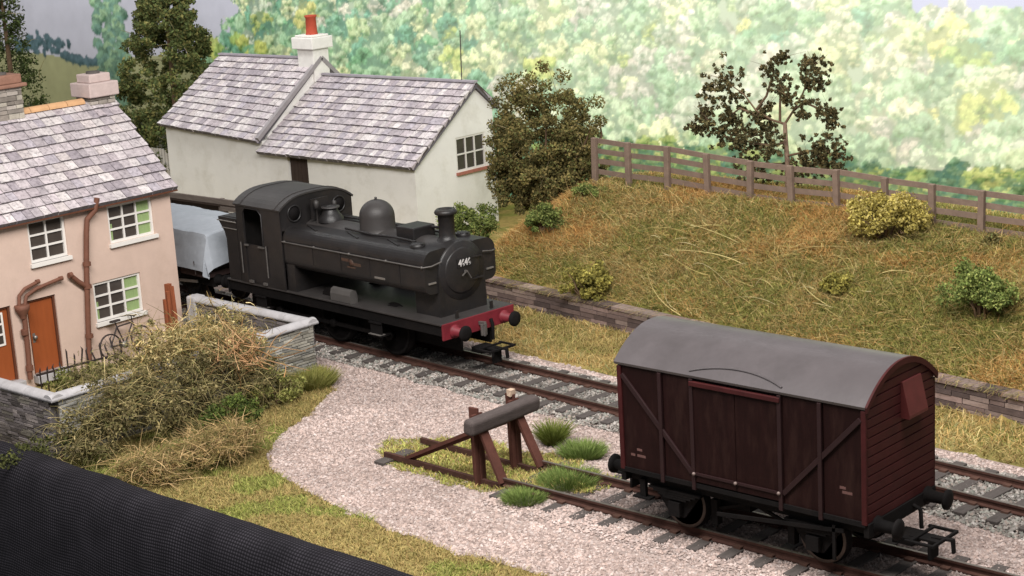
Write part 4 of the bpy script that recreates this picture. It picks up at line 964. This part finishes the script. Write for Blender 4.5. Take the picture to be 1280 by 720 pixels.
    P1 = [yp(118, 247), yp(117, 262), yp(109, 274), yp(108, 290), yp(108, 330), yp(110, 400), yp(112, 462)]
    P1[0][0] += .12; P1[1][0] += .08
    b = pipe(P1, .075); b.tube([yp(106, 357), yp(98, 352), yp(88, 344)], .065, 10)
    for q in (330, 358, 420): c = yp(108.5+(q-330)*.035, q); b.lathe([(.11, -.05), (.11, .05)], c, 'z', 14)
    c = yp(88, 344); b.lathe([(.08, -.05), (.08, .05)], c, 'y', 12)
    b.build('drainpipe', MT['pipe'], o, True)
    H0 = yp(28, 388)
    b = pipe([yp(30, 392), yp(32, 410), yp(35, 440), yp(38, 474)], .07)
    b.lathe([(.08, -.22), (.1, -.12), (.19, .02), (.2, .14), (.15, .15)], H0, 'z', 14)
    b.tube([yp(24, 382), yp(24, 370), yp(31, 361), yp(48, 352)], .05, 9); b.tube([yp(31, 382), yp(33, 370), yp(45, 361), yp(78, 347)], .05, 9)
    for q in ((31, 415), (37, 460)): b.lathe([(.1, -.07), (.1, .07)], yp(*q), 'z', 14)
    for q in ((47, 352), (76, 348)): b.lathe([(.062, -.05), (.062, .05)], yp(*q), 'y', 12)
    b.build('drainpipe', MT['pipe'], o, True)
pink_house()

def white_cottage():
    Y = 16.0; XL, XM, XR = -39.3, -33.45, -25.4; ZB = ZG
    o = thing('white_cottage', (-32, Y, ZB), 'low cream cottage with two slate roofs behind the engine', 'house')
    yr = 19.2; yb = 20.1
    # walls
    dx0, dx1 = aty(359, 200, Y)[0], aty(384, 200, Y)[0]
    b = MB()
    eL0, eL1, eR = 3.12, 2.78, 2.42
    b.add([(XL, Y, ZB), (XM, Y, ZB), (XM, Y, eL1), (XL, Y, eL0), (XL, Y+.3, ZB), (XM, Y+.3, ZB), (XM, Y+.3, eL1), (XL, Y+.3, eL0)], [(0, 1, 2, 3), (4, 7, 6, 5), (0, 4, 5, 1), (1, 5, 6, 2), (2, 6, 7, 3), (3, 7, 4, 0)])
    b.build('wall', MT['whitewall'], o, True)
    wall_with_holes('wall', Y, XM, XR, ZB, eR, [[dx0, dx1, -.1, eR-.08]], MT['whitewall'], o, 'y')
    # door in the opening
    b = MB(); b.bx(dx0+.05, dx1-.05, Y+.12, Y+.18, -.1, eR-.12)
    for i in range(5):
        a = dx0+.05+(dx1-dx0-.1)*i/5; b.bx(a+.01, a+(dx1-dx0-.1)/5-.01, Y+.09, Y+.12, -.1, eR-.12)
    d = b.build('door', MT['brownplank'], o, True)
    # right gable with its window opening
    zR = 4.85; zbk = 4.06
    W0, W1 = atx(569, 176, XR), atx(605, 206, XR); g0, g1 = atx(569, 208, XR), atx(606, 168, XR)
    y0, y1 = W0[1], g1[1]; cz = (atx(570, 193, XR)[2]+atx(604, 188, XR)[2])/2; z0, z1 = cz-.62, cz+.62
    b = MB(); poly = [(Y+.3, ZB), (yb, ZB), (yb, zbk), (yr, zR), (Y+.3, eR+.18)]
    # outer skin pieces round the opening
    def slab(p): b.prism([(q[0], q[1]) for q in p], XR-.3, XR, 'x')
    roofz = lambda y: eR+(zR-eR)*(y-Y)/(yr-Y) if y <= yr else zR-(zR-zbk)*(y-yr)/(yb-yr)
    slab([(Y+.3, ZB), (y0, ZB), (y0, roofz(y0)-.02), (Y+.3, roofz(Y+.3)-.02)]); slab([(y0, ZB), (y1, ZB), (y1, z0), (y0, z0)]); slab([(y0, z1), (y1, z1), (y1, roofz(y1)-.02)]+([(yr, zR-.02)] if y0 < yr < y1 else [])+[(y0, roofz(y0)-.02)])
    slab([(y1, ZB), (yb, ZB), (yb, zbk-.02), (y1, roofz(y1)-.02)]+([(yr, zR-.02)] if False else []))
    b.build('gable_wall', MT['whitewall'], o, True)
    window(o, XR, (y0, z0), (y1, z1), 3, 2, curtain=False, sill=MT['redbrick'], recess=.08)
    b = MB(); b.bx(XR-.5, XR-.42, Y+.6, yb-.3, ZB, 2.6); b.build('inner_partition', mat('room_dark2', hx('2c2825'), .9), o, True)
    b = MB(); b.bx(XL, XR-.31, yb-.25, yb, ZB, 3.6); b.build('back_wall', MT['whitewall'], o, True)
    zL = 5.42; zlb = 4.5
    b = MB(); b.prism([(Y+.3, ZB), (yb, ZB), (yb, zlb), (yr, zL-.06), (Y+.3, eL1+.15)], XM-.25, XM, 'x'); b.build('cross_wall', MT['whitewall'], o, True)
    b = MB(); b.prism([(Y+.3, ZB), (yb, ZB), (yb, zlb), (yr, zL-.06), (Y+.3, eL0+.15)], XL+.02, XL+.25, 'x'); b.build('end_wall', MT['whitewall'], o, True)
    # roofs
    ey = Y-.2
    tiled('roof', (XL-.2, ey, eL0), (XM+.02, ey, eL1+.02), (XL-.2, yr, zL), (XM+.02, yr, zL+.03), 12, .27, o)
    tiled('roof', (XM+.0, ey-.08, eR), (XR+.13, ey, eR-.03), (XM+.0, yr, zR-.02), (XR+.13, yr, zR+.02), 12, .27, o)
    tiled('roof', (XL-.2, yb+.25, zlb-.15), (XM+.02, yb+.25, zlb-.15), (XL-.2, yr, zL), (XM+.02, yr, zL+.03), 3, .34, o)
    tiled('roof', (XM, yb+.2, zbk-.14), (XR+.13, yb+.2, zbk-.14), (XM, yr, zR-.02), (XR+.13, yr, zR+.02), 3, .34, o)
    b = MB(); b.bar((XM+.05, ey-.05, eL1+.1), (XM+.05, yr+.02, zL+.1), .16, .16); b.bar((XM+.05, yr+.02, zL+.1), (XM+.05, yb+.25, zlb-.05), .16, .16); b.build('verge_coping', mat('lead_grey', hx('8d8788'), .8, .15, 4), o, True)
    b = MB(); b.bar((XL-.2, yr, zL+.06), (XM+.0, yr, zL+.08), .2, .07); b.bar((XM+.13, yr, zR+.05), (XR+.13, yr, zR+.08), .2, .07); b.build('ridge', mat('ridge_grey', hx('9a939a'), .85, .15, 4), o, True)
    b = MB(); b.bar((XR+.09, yr+.02, zR-.03), (XR+.09, yb+.25, zbk-.2), .06, .16); b.bar((XR+.09, yr, zR-.05), (XR+.09, ey, eR-.1), .04, .1); b.build('bargeboard', mat('dark_board', hx('4b433f'), .8), o, True)
    # chimney
    C = aty(393, 80, yr); cx = C[0]; h1 = aty(393, 60, yr)[2]; h2 = aty(393, 43, yr)[2]; h3 = aty(393, 19, yr)[2]
    b = MB(); b.bx(cx-.48, cx+.42, yr-.4, yr+.4, zL-.8, h1); c = b.build('chimney', MT['whitepaintb'], o, True, bevel=.02)
    off = Vector(o.location)
    b = MB(); b.bx(cx-.62, cx+.56, yr-.54, yr+.54, h1, h2-.08); b.bx(cx-.52, cx+.46, yr-.44, yr+.44, h2-.08, h2); q = b.build('chimney_cap', MT['whitepaintb'], c, bevel=.03); q.data.transform(Matrix.Translation(-off))
    b = MB(); b.lathe([(.24, 0), (.22, .1), (.2, h3-h2-.1), (.24, h3-h2-.06), (.24, h3-h2), (.15, h3-h2), (.15, h3-h2-.3)], (cx, yr, h2), 'z', 18); q = b.build('chimney_pot', MT['potred'], c); q.data.transform(Matrix.Translation(-off))
    A = aty(577, 100, yr); T_ = aty(575, 38, yr); b = MB(); b.tube([(A[0], yr, A[2]-.1), (T_[0], yr, T_[2])], .02, 6); b.build('aerial_wire', MT['oldwood'], o, True)
white_cottage()

# ------------------------------------------------------------------ fences and yard things
def timber_fence():
    tops = [(742, 172), (784, 178), (833, 183), (883, 192), (937, 201), (988, 207), (1045, 212), (1106, 222), (1165, 230), (1227, 238), (1292, 246)]
    P = [aty(a, b, FY) for a, b in tops]
    o = thing('timber_fence', (float(P[0][0]), FY, 2.4), 'brown four rail timber fence along the top of the grassy bank', 'fence')
    for i, q in enumerate(P):
        b = MB(); zb = float(height(q[0], FY))-.15; h = q[2]
        b.box((q[0], FY, (h+zb)/2), (.17, .15, h-zb), Matrix.Rotation(random.uniform(-.03, .03), 3, 'Y')); b.build('post', MT['fence'], o, True, bevel=.015)
    for f in (.1, .42, .74, 1.06):
        b = MB()
        for a, c in zip(P[:-1], P[1:]): b.bar((a[0], FY+.11, a[2]-f+random.uniform(-.015, .015)), (c[0], FY+.11, c[2]-f+random.uniform(-.02, .02)), .06, .15)
        b.build('rail', MT['fence'], o, True)
timber_fence()
def picket():
    a = aty(190, 186, 18.5); c = aty(222, 190, 18.5)
    o = thing('picket_fence', (float(a[0]), 18.5, ZG), 'short pale picket fence between the dark tree and the cottage', 'fence')
    z = a[2]; b = MB(); n = 10
    for i in range(n):
        x = a[0]+(c[0]-a[0])*i/(n-1); b = MB(); b.bx(x-.06, x+.06, 18.47, 18.53, ZG, z+.05); b.build('picket', MT['white'], o, True)
    for q in (-.25, -.85):
        b = MB(); b.bx(a[0]-.1, c[0]+.1, 18.54, 18.6, z+q-.06, z+q+.06); b.build('rail', MT['white'], o, True)
picket()
def plank_fence():
    y = 11.3; o = thing('plank_fence', (-31, y, ZG), 'weathered grey plank fence with dark gap behind the sheeted wagon', 'fence')
    zt = 1.72
    x0, x1, xs = -36, -27, aty(277, 265, y)[0]
    b = MB(); b.bx(x0, x1, y-.04, y+.04, zt-.2, zt); b.build('top_board', MT['plank'], o, True, bevel=.01)
    b = MB(); b.bx(x0, x1, y-.03, y+.05, zt-.27, zt-.215); b.build('dark_strip', MT['brownplank'], o, True)
    for i in range(9):
        b = MB(); z = zt-.42-.2*i; b.bx(xs, x1, y-.04, y+.03, z, z+.165); b.build('board', MT['plank'], o, True, bevel=.01)
    b = MB(); b.bx(x0, xs, y+.25, y+.3, ZG, zt-.27); b.build('back_board', MT['brownplank'], o, True)
    for x in (x0+.1, -33.4, xs-.1, x1-.1):
        b = MB(); b.bx(x-.09, x+.09, y+.04, y+.2, ZG, zt-.02); b.build('post', MT['plank'], o, True)
plank_fence()
def railing():
    X = -19.6; P0 = atx(50, 468, X); P1 = atx(152, 440, X)
    o = thing('iron_railing', (X, float(P0[1]), ZG), 'low black iron spiked railing in the house yard', 'railing')
    n = 13; b = MB(); b.bar((X, P0[1]-.1, P0[2]), (X, P1[1]+.1, P1[2]-.04), .05, .05); b.build('rail', MT['iron'], o, True)
    for i in range(n):
        t = i/(n-1); y = P0[1]+(P1[1]-P0[1])*t; z = P0[2]+(P1[2]-P0[2])*t
        h = .1 if i < 4 else random.uniform(.2, .42); x2 = random.uniform(-.06, .06)
        b = MB(); b.tube([(X, y, ZG), (X, y, z), (X+x2, y+random.uniform(-.1, .06), z+h), (X+x2, y, z+h+.08)], [.022, .022, .025, .004], 6); b.build('spike', MT['iron'], o, True)
railing()
def bicycle():
    X = -21.72; G = atx(128, 452, X); y0 = G[1]; z0 = G[2]-.02
    o = thing('bicycle', (X, float(y0), float(z0)), 'small dark bicycle leaning on the pink wall under the lower window', 'bicycle')
    r = .34; A = Vector((0, .36, r)); B_ = Vector((0, 1.38, r))
    for n_, c in (('wheel', A), ('wheel', B_)):
        b = MB(); b.tube([(c.x, c.y+r*math.cos(a), c.z+r*math.sin(a)) for a in np.linspace(0, 2*PI, 25)], .024, 6, False); w = b.build('wheel', MT['iron'], o)
        b = MB()
        for k in range(12): a = 2*PI*k/12; b.tube([c, (c.x, c.y+r*math.cos(a), c.z+r*math.sin(a))], .006, 4)
        b.build('spokes', MT['steel'], w)
    cr = Vector((0, .82, .3)); st = Vector((-.02, .68, .82)); hd = Vector((-.02, 1.2, .84))
    b = MB()
    for p, q in ((A, cr), (A, st), (cr, st), (cr, hd), (st, hd), (hd, B_)): b.tube([p, q], .022, 7)
    b.tube([st, st+Vector((0, -.03, .15))], .018, 6); b.tube([hd, hd+Vector((0, 0, .16))], .018, 6); b.build('frame', MT['iron'], o)
    b = MB(); b.box(st+Vector((0, -.02, .17)), (.16, .28, .06)); b.build('saddle', MT['iron'], o, bevel=.02)
    h = hd+Vector((0, .02, .17)); b = MB(); b.tube([h+Vector((.3, -.15, 0)), h+Vector((.22, 0, .03)), h, h+Vector((-.22, 0, .03)), h+Vector((-.3, -.15, 0))], .018, 6); b.build('handlebar', MT['iron'], o)
    b = MB(); b.lathe([(0, -.02), (.1, -.02), (.1, .02), (0, .02)], cr, 'x', 14); b.bar(cr+Vector((.08, 0, 0)), cr+Vector((.08, .1, -.14)), .02, .03); b.bar(cr+Vector((-.08, 0, 0)), cr+Vector((-.08, -.1, .14)), .02, .03); b.build('crank', MT['steel'], o)
    o.rotation_euler = (0, math.radians(-9), 0)
bicycle()
def stump():
    X = -19.0; T = atx(209, 355, X); B = atx(209, 424, X)
    o = thing('timber_stump', (X, float(T[1]), float(B[2])-.3), 'splintered orange brown timber stump standing at the end of the house', 'post')
    h = T[2]-B[2]+.3
    for dx, dy, w, q in ((0, 0, .13, 1.), (-.02, -.13, .07, .78), (.04, .1, .09, .96), (-.05, .16, .06, .84), (.06, -.06, .08, .9)):
        b = MB(); b.box((dx, dy, h*q/2), (w, w, h*q), Matrix.Rotation(random.uniform(-.03, .03), 3, 'X'), .012); b.build('splinter', MT['orange'], o)
stump()

# ------------------------------------------------------------------ the bramble heap before the house
def bramble():
    base = np.array([-16.7, -.6, ZG]); o = thing('bramble_heap', tuple(base), 'large tangled heap of straw twigs and olive leaves hiding the yard wall', 'bush')
    cc = []
    def blob(px, py, x, rad, k): q = atx(px, py, x); cc.append(ell_centres(q, rad, k, .3, -1))
    blob(178, 470, -16.1, (.5, .6, .4), 18); blob(210, 438, -16.2, (.6, .9, .55), 35); blob(260, 432, -16.2, (.6, .8, .5), 35); blob(298, 442, -16.0, (.5, .6, .45), 25); blob(215, 430, -18.0, (.7, .8, .45), 22); blob(270, 415, -18.0, (.8, .9, .45), 30); blob(205, 455, -17.2, (.8, 1.0, .6), 30); blob(250, 430, -17.6, (.9, 1.3, .65), 45); blob(300, 450, -16.6, (.8, 1.0, .7), 40); hi_ = len(cc); blob(140, 500, -15.6, (.9, 1.0, .9), 45); blob(210, 500, -15.6, (.9, 1.3, .9), 50); blob(110, 545, -15.4, (.7, .8, .6), 30); blob(260, 490, -15.4, (.8, 1.0, .8), 40); blob(330, 480, -15.6, (.6, .7, .6), 25); blob(120, 480, -17.3, (.5, .9, .3), 15)
    lo_ = np.concatenate(cc[hi_:]); cc = np.concatenate(cc[:hi_]); lo_ = lo_[lo_[:, 2] > ZG]+RNG.randn(int((lo_[:, 2] > ZG).sum()), 3)*.16; cc = cc[cc[:, 2] > ZG]; cc = cc+RNG.randn(*cc.shape)*.14
    leaf_mesh('undergrowth', lo_, 17000, .2*(.5+.8*RNG.rand(len(lo_))), .036, P_LOW, o, .9, base)  # greener low leaves, also darkened in colour for shade within the heap
    fibres('drooping_stem', 2600, lambda n: lo_[RNG.randint(len(lo_), size=n)]+RNG.randn(n, 3)*.2, .5, .009, np.r_[P_LOW*1.2, P_BRAM], o, base, .8)
    leaf_mesh('foliage', cc, 19000, .19*(.6+.8*RNG.rand(len(cc))), .034, P_BRAM, o, .9, base)
    bf = lambda n: cc[RNG.randint(len(cc), size=n)]+RNG.randn(n, 3)*.2
    fibres('twig', 2600, bf, .42, .0085, np.r_[P_STRAW*.9, P_BRAM], o, base, .35)
    t = fibres('branch', 70, bf, .75, .02, P_STRAW*.9, o, base, .4, 6)
    q = atx(300, 446, -15.5); fibres('red_twig', 110, lambda n: q+RNG.randn(n, 3)*[.35, .4, .2], .7, .018, P_RUSTW*1.05, o, base, .1)
bramble()
def hay():
    base = atz(235, 590, ZG); base[2] = ZG; o = thing('hay_clump', tuple(base), 'flattened clump of tan hay lying in front of the bramble heap', 'dead grass')
    q = [atz(225, 578, 0), atz(260, 562, .1), atz(180, 590, 0), atz(300, 552, .1)]
    cc = np.concatenate([ell_centres(a, (.75, .75, .28), 25, .2, -.3) for a in q])
    leaf_mesh('tuft', cc, 1500, .2, .03, pal('8a7748', '9a8553', '77683e'), o, .6, base)
    fibres('stalk', 3800, lambda n: cc[RNG.randint(len(cc), size=n)]+RNG.randn(n, 3)*.12, .38, .009, 1.15*pal('a98d62', '8f7a52', 'b99d73', '77683f', '85794c', '6f6a42'), o, base, .35, 5)
hay()
def mossy(px, py, x, rad, label, P, n=2600, size=.035):
    q = atx(px, py, x); base = np.array([q[0], q[1], ZG]); o = thing('green_clump', tuple(base), label, 'bush')
    cc = ell_centres(q, rad, 40, .5, -.8); leaf_mesh('foliage', cc, n, .17, size, P, o, .9, base); stems('stem', base, cc[:8], .02, MT['bark'], o, base)
mossy(292, 520, -14.3, (.55, .7, .42), 'fresh green mossy clump at the right foot of the bramble heap', pal('55622c', '48562a', '647036', '3d4a23'))
mossy(345, 487, -15.3, (.5, .8, .4), 'feathery yellow green clump between bramble heap and wall corner', pal('83844a', '72763c', '929054'), 2600, .03)
mossy(215, 603, -13.4, (.4, .4, .14), 'little dark green clump at the front edge below the hay', pal('4a5a30', '55663a', '3d4d29'), 900)
mossy(100, 470, -18.6, (.35, 1.0, .22), 'low green growth around the foot of the iron railing', pal('6a6c38', '7a7a44', '585c2e'), 1500)
mossy(60, 560, -15.9, (.4, 1.3, .22), 'dark weeds along the foot of the yard wall above the black cloth', pal('4b4f2a', '3c4022', '5a5c34'), 1800)

# ------------------------------------------------------------------ black cloth along the front edge
def cloth():
    m = bpy.data.materials.new('black_gauze'); m.use_nodes = True; nt = m.node_tree; N = nt.nodes; Lk = nt.links.new; b = N['Principled BSDF']
    b.inputs['Roughness'].default_value = .9; b.inputs['Specular IOR Level'].default_value = .1
    tc = N.new('ShaderNodeUVMap'); tc.uv_map = 'UVMap'
    sp = N.new('ShaderNodeSeparateXYZ'); Lk(tc.outputs[0], sp.inputs[0])
    def wave(s, k):
        a = N.new('ShaderNodeMath'); a.operation = 'MULTIPLY'; a.inputs[1].default_value = k; Lk(s, a.inputs[0]); c = N.new('ShaderNodeMath'); c.operation = 'SINE'; Lk(a.outputs[0], c.inputs[0]); return c.outputs[0]
    mu = N.new('ShaderNodeMath'); mu.operation = 'MULTIPLY'; Lk(wave(sp.outputs[0], 2*PI/.15), mu.inputs[0]); Lk(wave(sp.outputs[1], 2*PI/.13), mu.inputs[1])
    ab = N.new('ShaderNodeMath'); ab.operation = 'ABSOLUTE'; Lk(mu.outputs[0], ab.inputs[0])
    nz = N.new('ShaderNodeTexNoise'); nz.inputs['Scale'].default_value = 1.3; nz.inputs['Detail'].default_value = 6; Lk(tc.outputs[0], nz.inputs['Vector'])
    m2 = N.new('ShaderNodeMath'); m2.operation = 'MULTIPLY'; Lk(ab.outputs[0], m2.inputs[0]); Lk(nz.outputs['Fac'], m2.inputs[1])
    mx = N.new('ShaderNodeMix'); mx.data_type = 'RGBA'; Lk(m2.outputs[0], mx.inputs['Factor']); mx.inputs[6].default_value = (*hx('0e0d10'), 1); mx.inputs[7].default_value = (*hx('434046'), 1); Lk(mx.outputs[2], b.inputs['Base Color'])
    bp = N.new('ShaderNodeBump'); bp.inputs['Strength'].default_value = .5; bp.inputs['Distance'].default_value = .03; Lk(ab.outputs[0], bp.inputs['Height']); Lk(bp.outputs[0], b.inputs['Normal'])
    prof = [(-5.55, -.34), (-5.62, .0), (-5.72, .2), (-5.86, .3), (-6.02, .33), (-6.2, .3), (-6.36, .18), (-6.5, -.05), (-6.6, -.4), (-6.68, -.9), (-6.74, -1.6), (-6.78, -2.6), (-6.8, -4.)]
    xs = np.arange(-34, 6.01, .25); V = []; UV = []
    for x in xs:
        s = 0; pv = None
        for k, (y, z) in enumerate(prof):
            w = float(fbm(x*.35+3, 5.))-.5; w2 = float(fbm(x*.9, 1.+k*.12))-.5
            zz = z+w*.1*(k > 0)*(k < 9)-.12*sstep(-10, -4, x)*(k > 0)*(k < 8); yy = y+w2*.22*min(k/6, 1)+w*.15+.12*float(sstep(-8, -4, x))
            if pv: s += math.hypot(yy-pv[0], zz-pv[1])
            pv = (yy, zz); V.append((x, yy, zz)); UV.append((x, s))
    n = len(prof); F = [(i*n+j, (i+1)*n+j, (i+1)*n+j+1, i*n+j+1) for i in range(len(xs)-1) for j in range(n-1)]
    me = bpy.data.meshes.new('cloth'); me.from_pydata(V, [], F); me.materials.append(m); me.polygons.foreach_set('use_smooth', [True]*len(F))
    uv = me.uv_layers.new(name='UVMap')
    for l in me.loops: uv.data[l.index].uv = UV[l.vertex_index]
    o = link('black_cloth', me); sd = o.modifiers.new('sub', 'SUBSURF'); sd.levels = 2; sd.render_levels = 2
    so = o.modifiers.new('thick', 'SOLIDIFY'); so.thickness = .03
    tag(o, 'black woven gauze cloth draped along the front edge of layout', 'cloth')
cloth()

# ------------------------------------------------------------------ printed backdrop board: a photograph of a wooded valley pasted on a flat panel
def backdrop():
    Y = 24.; x0, x1, z0, z1 = -96., 4., -4., 9.5; st = .06
    nx = int((x1-x0)/st)+1; nz = int((z1-z0)/st)+1
    xs = np.linspace(x0, x1, nx); zs = np.linspace(z0, z1, nz); X, Z = np.meshgrid(xs, zs)
    img = np.zeros((nz, nx, 3)); r = np.random.RandomState(5)
    img[:] = lin([.70, .78, .66])
    hn = lambda a, b: fbm(a, b, 5)
    N1 = hn(X*2.1, Z*2.1); N2 = hn(X*5.3+40, Z*5.3); N3 = r.rand(nz, nx)
    N4 = hn(X*6+3, Z*1.6); N5 = fbm(X*11, Z*11+20, 3)
    def crown(cx, cz, rx, rz, c, contrast=.5, soft=.3, sh=(.42, .62, .56)):
        i0, i1 = max(int((cx-rx*1.3-x0)/st), 0), min(int((cx+rx*1.3-x0)/st)+2, nx); j0, j1 = max(int((cz-rz*1.3-z0)/st), 0), min(int((cz+rz*1.3-z0)/st)+2, nz)
        if i1 <= i0 or j1 <= j0: return
        q = (slice(j0, j1), slice(i0, i1)); sx = (X[q]-cx)/rx; sz = (Z[q]-cz)/rz
        d = np.sqrt(sx*sx+sz*sz)+(N2[q]-.5)*.75+(N1[q]-.5)*.3+(N3[q]-.5)*.12
        sf = np.where(sz > -.2, .1, .45); m = 1-sstep(1-sf, 1.0, d)
        l = 1+contrast*(.3*sz-.2*sx+1.9*(N2[q]-.5)+1.3*(N5[q]-.5)+.6*(N3[q]-.5)+.5*(N4[q]-.5))
        a = np.asarray(c)[None, None]*l[..., None]
        k = (sstep(.35, -.75, sz-.25*sx+(N2[q]-.5)*1.5)*.85*min(contrast*1.9, 1))[..., None]
        a = a*(1-k)+a*lin(sh)*1.25*k
        img[q] = img[q]*(1-m[..., None])+a*m[..., None]
    PF = [lin(c) for c in ([.72, .82, .64], [.66, .79, .62], [.84, .87, .66], [.60, .74, .58], [.86, .86, .70], [.74, .82, .60], [.80, .84, .72], [.65, .77, .60], [.85, .83, .74], [.81, .79, .72], [.87, .89, .66], [.77, .85, .68])]
    TEAL = [lin(c) for c in ([.45, .65, .53], [.53, .71, .58], [.47, .66, .49], [.58, .73, .56])]; YEL = [lin(c) for c in ([.76, .79, .44], [.82, .81, .50], [.64, .74, .42], [.72, .77, .46])]
    def tree(cx, cz, rx, rz, c, con):
        sh = np.asarray(c)*.38+lin([.34, .56, .52])*.32
        crown(cx, cz-.1*rz, rx, rz, sh, .35)
        n = int(14+14*rx)
        pts = sorted([(r.uniform(-1, 1), r.uniform(-.95, .9)) for _ in range(n)], key=lambda p: -p[1]*.2-r.rand())
        for (a, e) in pts:
            if a*a+e*e > .95: continue
            l = .86+.34*(e*.8-a*.3)+r.uniform(-.05, .05)
            q = r.uniform(.18, .36); crown(cx+a*rx*.85, cz+e*rz*.85, rx*q, rz*q*.8, np.asarray(c)*max(l, .3)*(1+r.uniform(-.1, .1, 3)*.3), con, sh=(.45, .64, .56))
    zz = 10.2
    while zz > -3:
        t = (10.2-zz)/13.2; s = .62+.35*t
        for cx in np.arange(x0+8, x1, s*1.1):
            w = float(sstep(-62, -22, cx)); u = r.rand(); k = float(fbm(cx*.2, zz*.35+9))
            if cx < -50 and u < .5: P = YEL if r.rand() < .75 else TEAL
            elif u < .05: P = YEL
            elif u < .32-.2*w+1.2*(k-.5): P = TEAL
            else: P = PF
            c = P[r.randint(len(P))]*(.86+.3*w)*(.86+.28*r.rand())
            q = .55+.85*r.rand()**1.3
            tree(cx+r.uniform(-.5, .5)*s, zz+r.uniform(-.5, .5)*s, s*q*1.05, s*q*r.uniform(.85, 1.3), c, .72)
        zz -= s*.8
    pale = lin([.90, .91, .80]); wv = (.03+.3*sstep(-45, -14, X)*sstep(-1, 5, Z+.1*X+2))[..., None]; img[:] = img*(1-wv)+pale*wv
    # hedgerow low down on the right
    HG = [lin(c) for c in ([.62, .68, .42], [.50, .60, .42], [.68, .71, .45], [.44, .55, .43])]
    for cx in np.arange(-30, 2, .55):
        for kk in range(4):
            zc = aty(1100, 222, Y)[2]-kk*.4; tree(cx+r.uniform(-.3, .3), zc+r.uniform(-.25, .3)+.35*float(fbm(cx*.5, 2)), r.uniform(.45, .85), r.uniform(.35, .6), HG[r.randint(4)]*(.75+.45*r.rand()), .6)
    img[:] = np.where(img > .5, .5+(img-.5)*.75, img)
    # sky notches, far hedge and field at the left
    sky = lin([.76, .76, .81]); Q = lambda a, b: aty(a, b, Y)
    def region(f): return f
    xa, xb, xc = Q(28, 60)[0], Q(140, 60)[0], Q(300, 60)[0]
    edge = Q(235, 60)[0]
    hz = lambda x: np.interp(x, [Q(0, 70)[0], Q(60, 62)[0], Q(110, 80)[0], Q(180, 90)[0], Q(300, 70)[0]], [Q(0, 62)[2], Q(60, 68)[2], Q(110, 80)[2], Q(180, 70)[2], Q(300, 66)[2]])
    wob = (N1-.5)*1.6
    m = (X < xc+wob*1.3-.9+(Z-Q(300, 40)[2])*.5) ; img[m] = (sky*(.92+.12*N1[..., None]))[m]
    fld = m & (Z < hz(X)); img[fld] = (lin([.62, .62, .47])*(.9+.25*N1[..., None]))[fld]
    low = m & (Z < hz(X)-2.6-wob); img[low] = (lin([.38, .38, .33])*(.9+.3*N1[..., None]))[low]
    for cx in np.arange(Q(20, 60)[0], Q(150, 60)[0], .11):
        if random.random() < .95: crown(cx, hz(cx)+.05+.95*random.random()**1.5*float(fbm(cx*.7, 3.))*1.6*(cx < Q(88, 60)[0]), random.uniform(.15, .32), random.uniform(.18, .34), lin([.33, .42, .45])*random.uniform(.8, 1.2), .3)
    for cx in np.arange(Q(255, 60)[0], xc+1.5, .4):
        for kk in range(3): crown(cx, Q(280, 62)[2]-kk*.6+random.uniform(-.3, .5), .5, .45, (YEL+TEAL)[random.randrange(8)]*.85, .6)
    for kk in range(110):
        a_ = 1-kk/110; pz = Q(140, 130-150*a_)[2]; crown(Q(140+12*math.sin(kk*2.), 60)[0]+r.uniform(-.5, .5)*(1.2-.6*a_), pz, .42, .36, lin([[.50, .64, .54], [.42, .54, .46], [.58, .70, .56], [.46, .60, .54]][kk % 4])*(.6+.5*a_), .5)
    # sky showing above the ridge at the top right
    m = (X > Q(1140, 4)[0]) & (Z > Q(1200, 8)[2]+wob*.5) & (np.abs(X-Q(1195, 4)[0]) > .35+wob*.3); img[m] = lin([.74, .75, .82])
    p_ = np.pad(img, ((1, 1), (1, 1), (0, 0)), 'edge'); img = .75*img+.25*sum(p_[a:a+nz, b:b+nx] for a in range(3) for b in range(3))/9
    i = np.arange(nx*nz).reshape(nz, nx); F = np.stack([i[:-1, :-1], i[:-1, 1:], i[1:, 1:], i[1:, :-1]], -1).reshape(-1, 4)
    V = np.c_[X.ravel(), np.full(nx*nz, Y), Z.ravel()]
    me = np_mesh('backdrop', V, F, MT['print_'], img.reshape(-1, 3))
    o = link('backdrop', me); tag(o, 'printed backscene board showing a pale wooded hillside', None, None, 'structure')
    m = o.modifiers.new('thick', 'SOLIDIFY'); m.thickness = .06; m.offset = 1 if False else -1
backdrop()

# ------------------------------------------------------------------ light: exhibition lamps over the layout
w = bpy.data.worlds.new('World'); S.world = w; w.use_nodes = True
bg = w.node_tree.nodes['Background']; bg.inputs[0].default_value = (.93, .95, 1, 1); bg.inputs[1].default_value = .29
def area(name, loc, aim, sx, sy, power, col):
    l = bpy.data.lights.new(name, 'AREA'); l.shape = 'RECTANGLE'; l.size = sx; l.size_y = sy; l.energy = power; l.color = col
    o = bpy.data.objects.new(name, l); COL.objects.link(o); o.location = loc
    d = Vector(aim)-Vector(loc); o.rotation_euler = d.to_track_quat('-Z', 'Y').to_euler(); return o
area('lamp', (0, -10, 23), (-13, 5, 0), 30, 5, 17800, (1, .965, .93))
area('lamp', (-36, 12, 20), (-38, 24, 3), 84, 2, 8600, (1, 1, .98))

S.view_settings.view_transform = 'Standard'; S.view_settings.look = 'None'; S.view_settings.exposure = 0; S.view_settings.gamma = 1
S.render.engine = 'CYCLES'; S.cycles.max_bounces = 6; S.cycles.use_denoising = True
